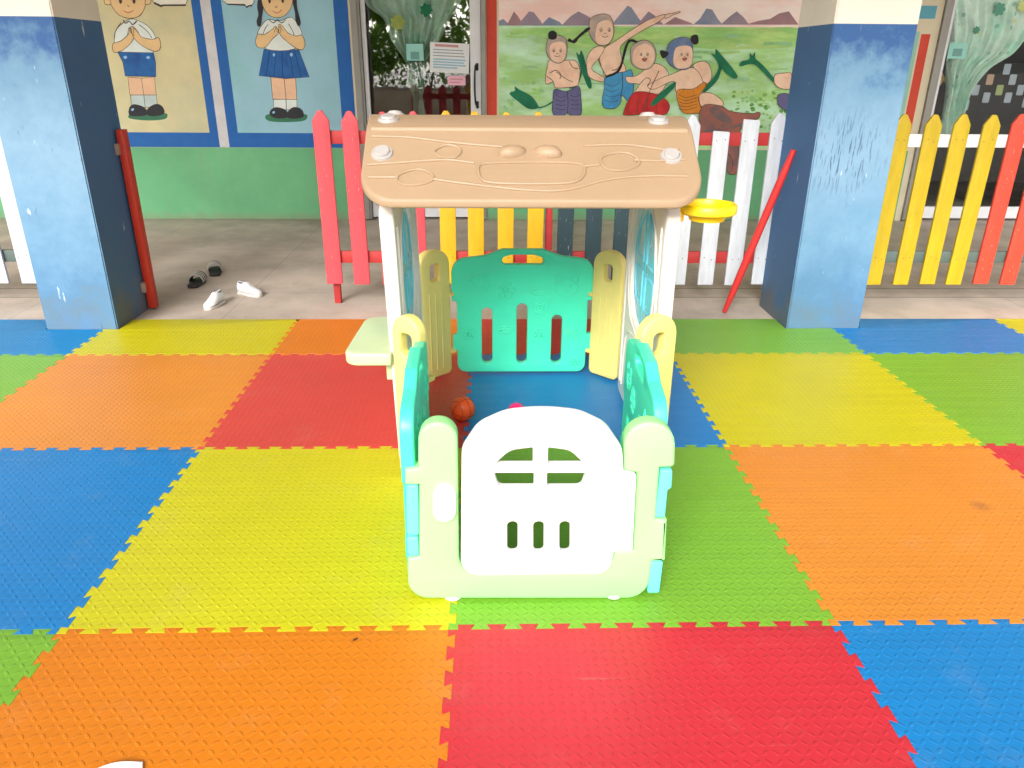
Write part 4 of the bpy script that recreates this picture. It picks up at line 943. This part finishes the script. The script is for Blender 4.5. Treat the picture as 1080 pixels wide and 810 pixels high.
ball(-.125, 2.80, .05, mat('ball_orange', (250,92,30), rough=.4, var=.05, bump=.0004, bscale=500), True, 'toy_basketball', 'small orange toy basketball on the mats inside the playhouse', 'ball')
bq = ball(.093, 2.80, .034, mat('ball_pink', (236,40,120), rough=.4), False, 'spiky_ball', 'small bright pink knobbly ball behind the white gate', 'ball')
bm = bmesh.new(); bm.from_mesh(bq.data)
for k in range(60):
    ph = math.acos(1-2*(k+.5)/60); th = math.pi*(1+5**.5)*k; d = Vector((math.cos(th)*math.sin(ph), math.sin(th)*math.sin(ph), math.cos(ph)))
    bmesh.ops.create_cone(bm, segments=8, radius1=.0035, radius2=.0012, depth=.006, matrix=Matrix.Translation(d*.0355) @ d.to_track_quat('Z','Y').to_matrix().to_4x4())
bm.to_mesh(bq.data); bm.free(); bq.location.z = .038

# ------------------------------------------------------------------ shoes
def loft(secs, n=20):
    """secs: (y, halfwidth, z bottom, z top, x shift)"""
    bm = bmesh.new(); rs = []
    for (y, hw, zb, zt, xs) in secs:
        ring = []
        for k in range(n):
            t = 2*math.pi*k/n; c, s = math.cos(t), math.sin(t)
            x = xs+hw*math.copysign(abs(c)**.7, c); z = (zb+zt)/2+(zt-zb)/2*math.copysign(abs(s)**.75, s)
            if z > zb+(zt-zb)*.5: x = xs+(x-xs)*(1-.38*((z-zb)/(zt-zb)-.5)*2)
            ring.append(bm.verts.new((x, y, z)))
        rs.append(ring)
    for a0, b0 in zip(rs, rs[1:]):
        for k in range(n): bm.faces.new((a0[k], a0[(k+1) % n], b0[(k+1) % n], b0[k]))
    bm.faces.new(rs[0]); bm.faces.new(list(reversed(rs[-1])))
    bmesh.ops.recalc_face_normals(bm, faces=bm.faces)
    return bm_mesh(bm, 60)
def sole_outline(Ln, W):
    pts = [(0,-.5),(.30,-.46),(.46,-.28),(.5,-.1),(.44,.12),(.40,.3),(.34,.45),(0,.5),(-.34,.45),(-.38,.3),(-.36,.12),(-.44,-.1),(-.42,-.3),(-.26,-.46)]
    return spline([(p[0]*W, p[1]*Ln) for p in pts], 4)
shw = mat('shoe_white', (222,222,224), rough=.6, var=.08, scale=30, bump=.0006, bscale=200); shd = mat('shoe_lining', (110,108,112), rough=.9); shs = mat('shoe_sole', (206,200,194), rough=.6, var=.1)
def sneaker(x, y, rz, label):
    o = empty('sneaker', (x, y, -.012), rz, label, 'shoe', 'white sneakers')
    Ln, W = .185, .074
    link('sole', xf(plate(sole_outline(Ln, W), [], .018, .004, 2), Matrix.Translation((0,0,.009))), shs, o)
    up = loft([(-.088,.012,.016,.026,0),(-.082,.024,.016,.038,.002),(-.06,.034,.016,.046,.003),(-.03,.036,.016,.055,.002),(0,.033,.016,.072,0),(.02,.030,.016,.084,0),(.04,.029,.016,.080,0),(.065,.028,.016,.082,0),(.082,.022,.016,.084,0),(.088,.012,.016,.078,0)])
    link('upper', up, shw, o)
    link('lining', xf(lathe([(0,.0),(.9,.0),(1,.002),(1.08,0),(1.08,-.01)], 20), Matrix.Translation((0,.055,.0795)) @ Matrix.Rotation(R(4), 4, 'X') @ Matrix.Diagonal((.0165,.028,1,1))), shd, o)
    ms = []
    for k in range(4):
        yy = -.035+.014*k; zz = .054+.008*k; ms.append(tube([(-.014,yy,zz-.003),(0,yy+.003,zz+.003),(.014,yy,zz-.003)], .0025))
    link('laces', join(*ms), shw, o)
    return o
sneaker(-1.672, 4.41, R(-12), 'white sneaker with its toe towards the mats, left of its pair')
sneaker(-1.53, 4.645, R(62), 'white sneaker lying sideways, its toe pointing right')
slb = mat('slide_black', (38,36,36), rough=.6, var=.15); slw = mat('slide_stripe', (190,186,180), rough=.6)
def slide(x, y, rz, label):
    o = empty('sandal', (x, y, -.012), rz, label, 'sandal', 'black striped sandals')
    Ln, W = .215, .092
    link('sole', xf(plate([(p[0], -p[1]) for p in sole_outline(Ln, W)], [], .024, .006, 2), Matrix.Translation((0,0,.012))), slb, o)
    def band(y0, y1, r, wid, mi):
        bm = bmesh.new(); prev = None
        for k in range(15):
            t = math.pi*k/14; hx, hz = math.cos(t)*wid, .018+math.sin(t)*r
            q = [bm.verts.new((hx, y0, hz)), bm.verts.new((hx, y1, hz+.004)), bm.verts.new((hx*.93, y1, hz-.001)), bm.verts.new((hx*.93, y0, hz-.004))]
            if prev:
                for j in range(4): f = bm.faces.new((prev[j], prev[(j+1) % 4], q[(j+1) % 4], q[j]))
            prev = q
        bmesh.ops.recalc_face_normals(bm, faces=bm.faces); return bm_mesh(bm, 50)
    link('strap', join((band(-.012,.075,.05,.047,0),0), (band(-.016,-.008,.052,.0485,0),1), (band(.014,.022,.053,.0490,0),1), (band(.044,.052,.053,.0490,0),1)), [slb, slw], o)
    return o
slide(-1.95, 4.90, R(4), 'black striped sandal nearer the left pillar')
slide(-1.93, 5.19, R(18), 'black striped sandal farther back by the green wall')

# ------------------------------------------------------------------ curtains, notices, things behind the glass
def cloth_mat(name, rgb, rgb2, hole=.15):
    m = mat(name, rgb, rough=.8, var=.15, scale=9, rgb2=rgb2, mixlo=.5, mixhi=.62)
    t = m.node_tree; b = t.nodes['Principled BSDF']; o = t.nodes['Material Output']
    src = b.inputs['Base Color'].links[0].from_socket; geo = N(t, 'ShaderNodeNewGeometry')
    for sc, th, cc, am in ((34, .22, (250,250,246), .85), (9, .20, (84,176,150), .7), (7, .16, (220,222,140), .7)):
        vo = N(t, 'ShaderNodeTexVoronoi'); vo.inputs['Scale'].default_value = sc; L(t, geo.outputs['Position'], vo.inputs['Vector'])
        q = N(t, 'ShaderNodeMapRange'); q.inputs[1].default_value = th; q.inputs[2].default_value = th*.7; q.inputs[4].default_value = am; L(t, vo.outputs['Distance'], q.inputs[0])
        k = N(t, 'ShaderNodeMix', data_type='RGBA'); L(t, src, k.inputs[6]); k.inputs[7].default_value = lin(cc); L(t, q.outputs[0], k.inputs[0]); src = k.outputs[2]
    L(t, src, b.inputs['Base Color'])
    tr = N(t, 'ShaderNodeBsdfTransparent'); tl = N(t, 'ShaderNodeBsdfTranslucent'); tl.inputs['Color'].default_value = lin(rgb)
    m1 = N(t, 'ShaderNodeMixShader'); m1.inputs[0].default_value = .08; L(t, b.outputs[0], m1.inputs[1]); L(t, tl.outputs[0], m1.inputs[2])
    m2 = N(t, 'ShaderNodeMixShader'); m2.inputs[0].default_value = hole; L(t, m1.outputs[0], m2.inputs[1]); L(t, tr.outputs[0], m2.inputs[2]); L(t, m2.outputs[0], o.inputs[0])
    return m
mint = cloth_mat('mint_curtain', (226,250,238), (190,240,222), .04); dotm = mat('curtain_dots', (30,140,110), rough=.8); doty = mat('curtain_yellow_dots', (206,214,120), rough=.8)
def curtain(yc, rows, label, dots):
    """rows of (z, x left, x right): pleated cloth gathered at its tie"""
    bm = bmesh.new(); n = 90; prev = None
    rows = [tuple(r) for r in spline(rows, 6, False)]
    for (z, xl, xr_) in rows:
        wd = xr_-xl; amp = .012+.02*min(1, .35/max(wd, .05))
        row = [bm.verts.new((xl+wd*k/n, amp*math.sin(k/n*2*math.pi*9+1.3*math.sin(z*5))+amp*.4*math.sin(k*.9+z*9), z)) for k in range(n+1)]
        if prev:
            for k in range(n): bm.faces.new((prev[k], prev[k+1], row[k+1], row[k]))
        prev = row
    cx = sum(r[1]+r[2] for r in rows)/2/len(rows)
    bmesh.ops.translate(bm, verts=bm.verts, vec=(-cx, 0, 0))
    o = link('curtain', bm_mesh(bm, 80), mint, loc=(cx, yc, 0)); tag(o, label, 'curtain')
    for (x, z, r, m, nm) in dots:
        fl = []
        for j in range(28):
            t = 2*math.pi*j/28; rr = r*(1+.16*math.cos(7*t)); fl.append((rr*math.cos(t), rr*math.sin(t)))
        link('cloth_flower', xf(plate(fl, [], .004, .0008, 1), frame((x-cx, -.045, z), (1,0,0))), m, o)
    return o
c = lambda px, py: at(px, py, y=7.25)
def rws(l): return [(c(a_, b_).z, c(a_, b_).x, c(d_, b_).x) for a_, d_, b_ in l]
curtain(7.25, [(2.2,-1.1,-.1)]+rws([(384,486,0),(404,474,20),(412,464,42),(424,452,60),(430,450,72),(432,448,90),(436,446,104),(436,450,122),(437,452,140),(438,452,160)]), 'mint green curtain gathered to a tail behind the middle glass door',
        [(c(450,11).x, c(450,11).z, .05, dotm, ''), (c(420,24).x, c(420,24).z, .06, doty, ''), (c(425,-12).x, c(425,-12).z, .05, doty, ''), (c(446,-30).x, c(446,-30).z, .05, dotm, '')])
curtain(7.27, [(2.2,3.9,5.0)]+rws([(1000,1100,0),(1004,1090,30),(1002,1072,55),(1000,1045,72),(1000,1026,95),(996,1018,120),(990,1012,150)]), 'mint green curtain swept aside behind the right glass door',
        [(c(1052,10).x, c(1052,10).z, .05, dotm, ''), (c(1028,32).x, c(1028,32).z, .03, dotm, ''), (c(1078,6).x, c(1078,6).z, .05, doty, '')])
paper = mat('paper', (224,226,228), rough=.7, var=.04); pinkp = mat('pink_paper', (232,176,196), rough=.7); textm = mat('faded_print', (150,158,170), rough=.8); redt = mat('faded_red_print', (196,140,140), rough=.8); blt = mat('faded_blue_print', (150,190,210), rough=.8); darkf = mat('dark_frame', (60,80,78), rough=.6)
def card(px0, py0, px1, py1, yy, name, m, label, cat, lines=(), tilt=0, border=None):
    A, B = at(px0, py0, y=yy), at(px1, py1, y=yy); cx, cz = (A.x+B.x)/2, (A.z+B.z)/2; w2, h2 = abs(B.x-A.x)/2, abs(A.z-B.z)/2
    o = link(name, box(-w2,-.0008,-h2,w2,.0008,h2), m, loc=(cx, yy, cz)); o.rotation_euler = (0, tilt, 0)
    tag(o, label, cat)
    for nm, zf, x0, x1, th, lm in lines: link(nm, box(-w2+2*w2*x0, -.0022, h2-2*h2*zf-th, -w2+2*w2*x1, -.0012, h2-2*h2*zf+th), lm, o)
    if border: link('card_border', join(box(-w2-.006,-.003,-h2-.006,w2+.006,-.001,-h2), box(-w2-.006,-.003,h2,w2+.006,-.001,h2+.006), box(-w2-.006,-.003,-h2,-w2,-.001,h2), box(w2,-.003,-h2,w2+.006,-.001,h2)), border, o)
    return o
YG = YW+.034
rl = random.Random(5)
ln = [('print_line', .10, .12, .72, .010, redt)]+[('print_line', .24+.10*k, .08, rl.uniform(.7,.93), .004, textm) for k in range(3)]+[('print_line', .56+.09*k, .08, rl.uniform(.7,.93), .006, blt) for k in range(4)]
card(453,45,495,77, YG, 'notice', paper, 'white printed notice taped to the middle glass door', 'notice', ln, tilt=.04)
card(472,80,491,90, YG, 'sticker', pinkp, 'small pink sticker below the white notice on the glass', 'sticker', [('print_line', .35, .15, .85, .005, redt), ('print_line', .7, .15, .7, .004, redt)])
card(428,46,447,64, YG+.002, 'framed_card', mat('aqua_card', (150,210,200), rough=.7), 'small square aqua card with dark border on the curtain tie', 'card', [('print_line', .7, .25, .75, .03, mat('aqua_print', (110,160,156), rough=.8))], border=darkf)
card(1002,45,1018,62, YW+.034, 'glass_card', mat('aqua_card', (150,210,200), rough=.7), 'small square aqua card on the right glass door', 'card', [('print_line', .6, .25, .75, .03, mat('aqua_print', (110,160,156), rough=.8))])
# black cloth pocket chart with number tags
cb = mat('chart_black', (14,14,18), rough=.85, var=.2); tagm = mat('chart_tag', (170,180,196), rough=.6, var=.1); tago = mat('chart_tag_olive', (160,170,110), rough=.6); tagp = mat('chart_tag_tan', (196,160,136), rough=.6)
A, B = at(1008,66,y=7.42), at(1110,158,y=7.42)
pc = empty('pocket_chart', ((A.x+B.x)/2, 7.42, (A.z+B.z)/2), label='black cloth pocket chart with rows of grey tags behind the right door', cat='wall chart')
w2, h2 = (B.x-A.x)/2, (A.z-B.z)/2
step = rp([(-w2,-h2-.3),(w2,-h2-.3),(w2,h2,.02),(-w2+.12,h2,.02),(-w2+.12,h2-.16),(-w2,h2-.16,.01)])
link('cloth', xf(plate(step, [], .006, .001, 1), frame((0,0,0), (1,0,0))), cb, pc)
for (px, py, m) in ((1034,73,tagm),(1062,73,tagm),(1044,84,tagp),(1068,84,tagm),(1029,95,tagm),(1054,95,tago),(1076,95,tagm),(1040,103,tagm),(1063,103,tagm),(1018,111,tagm),(1082,108,tagm)):
    q = at(px, py, y=7.41); link('tag', xf(plate(rect(-.032,-.045,.032,.045,.01), [], .004, .001, 1), frame((q.x-pc.location.x, -.012, q.z-pc.location.z), (1,0,0))), m, pc)
# paper lanterns / lit warm things in the room are imitated by one yellow paper shape
q = at(996,83,y=7.36); o = link('warm_light_shape', join(xf(plate([(x*.07, z*.06) for x, z in ((0,-.2),(.5,-1),(1,-.8),(.8,0),(1,.9),(.4,1),(0,.2),(-.5,1),(-1,.8),(-.8,0),(-1,-.9),(-.4,-1))], [], .01, .003, 2), frame((0,0,0), (1,0,0))), box(-.02,-.012,-.02,.02,-.004,.02,.004)), mat('warm_light_gold', (236,196,110), rough=.5), loc=q); tag(o, 'pale gold paper shape standing in for warm lit things beside the dark pocket chart', 'decoration')

# ------------------------------------------------------------------ small litter
q = at(120, 812, z=0)
bm = bmesh.new(); cs = [at(96,815,z=0), at(151,805,z=0), at(150,830,z=0), at(60,845,z=0)]; cs = [Vector((v.x-q.x, v.y-q.y, 0)) for v in cs]
n = 8; gv = [[bm.verts.new(cs[0].lerp(cs[1], i/n).lerp(cs[3].lerp(cs[2], i/n), j/n)+Vector((0,0,.004+.012*math.sin(i/n*math.pi)*math.exp(-j)+.003*math.sin(j*1.3)))) for i in range(n+1)] for j in range(n+1)]
for j in range(n):
    for i in range(n): bm.faces.new((gv[j][i], gv[j][i+1], gv[j+1][i+1], gv[j+1][i]))
o = link('paper_sheet', bm_mesh(bm, 60), paper, loc=(q.x, q.y, 0)); tag(o, 'white paper corner at the bottom left edge on the orange mat', 'paper')
o = link('leaf_scrap', xf(plate(spline([(-.007,-.001),(0,-.003),(.008,.001),(.002,.003),(-.004,.002)], 3), [], .003, .0008, 1), Matrix.Rotation(.5, 4, 'Z')), mat('dead_leaf', (92,50,30), rough=.8, var=.2), loc=(-.352,1.52,.003)); tag(o, 'tiny brown leaf scrap on the near orange mat', 'scrap')

# ------------------------------------------------------------------ yard behind the camera (what the glass mirrors), added canopy overhead
leafm = mat('leaf_green', (58,98,30), rough=.6, var=.3, scale=2, rgb2=(96,130,40), mixlo=.4, mixhi=.6); _t = leafm.node_tree; _b = _t.nodes['Principled BSDF']; _tl = N(_t, 'ShaderNodeBsdfTranslucent'); _tl.inputs['Color'].default_value = lin((120,160,40)); _mx = N(_t, 'ShaderNodeMixShader'); _mx.inputs[0].default_value = .5; L(_t, _b.outputs[0], _mx.inputs[1]); L(_t, _tl.outputs[0], _mx.inputs[2]); L(_t, _mx.outputs[0], _t.nodes['Material Output'].inputs[0])
barkm = mat('bark', (70,56,44), rough=.9, var=.3, bump=.006, bscale=14)
def foliage(blobs, n, size, seed):
    rn = random.Random(seed); bm = bmesh.new()
    for k in range(n):
        (cx, cy, cz, rx, ry, rz) = rn.choice(blobs)
        while True:
            v = Vector((rn.uniform(-1,1), rn.uniform(-1,1), rn.uniform(-1,1)))
            if v.length <= 1: break
        v = v.normalized()*(v.length**.45); c0 = Vector((cx+v.x*rx, cy+v.y*ry, cz+v.z*rz))
        d = Vector((rn.gauss(0,1), rn.gauss(0,1), rn.gauss(0,.7))).normalized(); s_ = d.orthogonal().normalized(); s_.rotate(Matrix.Rotation(rn.uniform(0,6.28), 3, d)); t_ = d.cross(s_); sz = size*rn.uniform(.6,1.3)
        q = [c0-s_*sz, c0+t_*sz*.45, c0+s_*sz, c0-t_*sz*.45]; bm.faces.new([bm.verts.new(p_) for p_ in q])
    return bm_mesh(bm, 0)
def tree(name, x, y, blobs, n, size, trunk, seed, label, cat):
    o = empty(name, (x, y, 0), label=label, cat=cat)
    link('crown', foliage(blobs, n, size, seed), leafm, o)
    link('trunk', join(*[tube(p_, 1.0, False, 2, radii=r_) for p_, r_ in trunk]), barkm, o)
    return o
tree('yard_tree', -4.0, -9.0, [(2.6,0,2.8,1.6,1.2,1.6),(0,0,2.4,2.4,1.4,1.5),(0,0,3.6,2.2,2,1.3),(-1.4,.3,3.0,1.4,1.3,1),(1.6,0,3.0,1.4,1.3,.9),(.4,0,4.6,1.5,1.4,1)], 15000, .11, [([(0,0,-.05),(.05,0,1.2),(-.05,0,2.4),(.1,0,3.6)],[.20,.15,.12,.06]), ([(0,0,1.9),(.8,.1,2.8),(1.4,0,3.2)],[.08,.05,.03]), ([(0,0,1.7),(-.7,0,2.6),(-1.2,.2,3.1)],[.08,.05,.03])], 1, 'leafy yard tree mirrored in the middle glass door', 'tree')
for i, (x, y, s, lb) in enumerate(((-3.2,-6.4,1.0,'shrub behind the viewer mirrored at the left of the middle door'), (-1.6,-6.8,1.15,'shrub behind the viewer mirrored at the curtain of the middle door'), (.1,-6.5,.95,'shrub behind the viewer mirrored beside the door handle'))):
    tree('yard_shrub', x, y, [(0,0,1.0*s,.8*s,.6,.8*s),(.4,.1,1.6*s,.5,.5,.5*s),(-.4,0,1.5*s,.45,.4,.5*s)], 3200, .06, [([(0,0,-.02),(0,0,.6),(.1,0,1.2)],[.05,.04,.02]), ([(0,0,.1),(-.2,0,.8),(-.3,0,1.3)],[.04,.03,.015])], 11+i, lb, 'shrub')
o = empty('garden_wall', (-1, -5.6, 0), label='low beige garden wall behind the viewer, mirrored in the glass', cat='wall')
link('wall_body', box(-6,-.08,-.02,6,.08,.72,.01), mat('garden_render', (176,156,128), rough=.9, var=.15, scale=2, bump=.002), o); link('coping', box(-6.02,-.11,.722,6.02,.11,.78,.01), mat('coping_stone', (150,140,124), rough=.9, var=.15), o)
o = empty('canopy', (0, 1.3, 0), label='flat grey canopy roof over the play mats, added unseen to cut light from above', cat='canopy')  # inferred roof, never in view; its extent is set to cut overhead sky light
link('sheet', box(-8,-.9,3.40,8,3.3,3.45,.005), mat('canopy_sheet', (190,190,186), rough=.7, var=.1), o)
for yy in (-.8, .5, 1.8, 3.1): link('beam', box(-8,yy-.04,3.28,8,yy+.04,3.398,.005), mat('canopy_beam', (150,150,150), rough=.5), o)
o = empty('canopy_post', (-2.3, -.78, 0), label='dark steel post behind the viewer mirrored in the left of the middle door', cat='post')
dkm = mat('dark_steel', (46,36,36), rough=.5, var=.1); link('shaft', box(-.08,-.08,-.01,.08,.08,3.27,.005), dkm, o); link('base_plate', box(-.14,-.14,-.012,.14,.14,.0,.002), dkm, o)
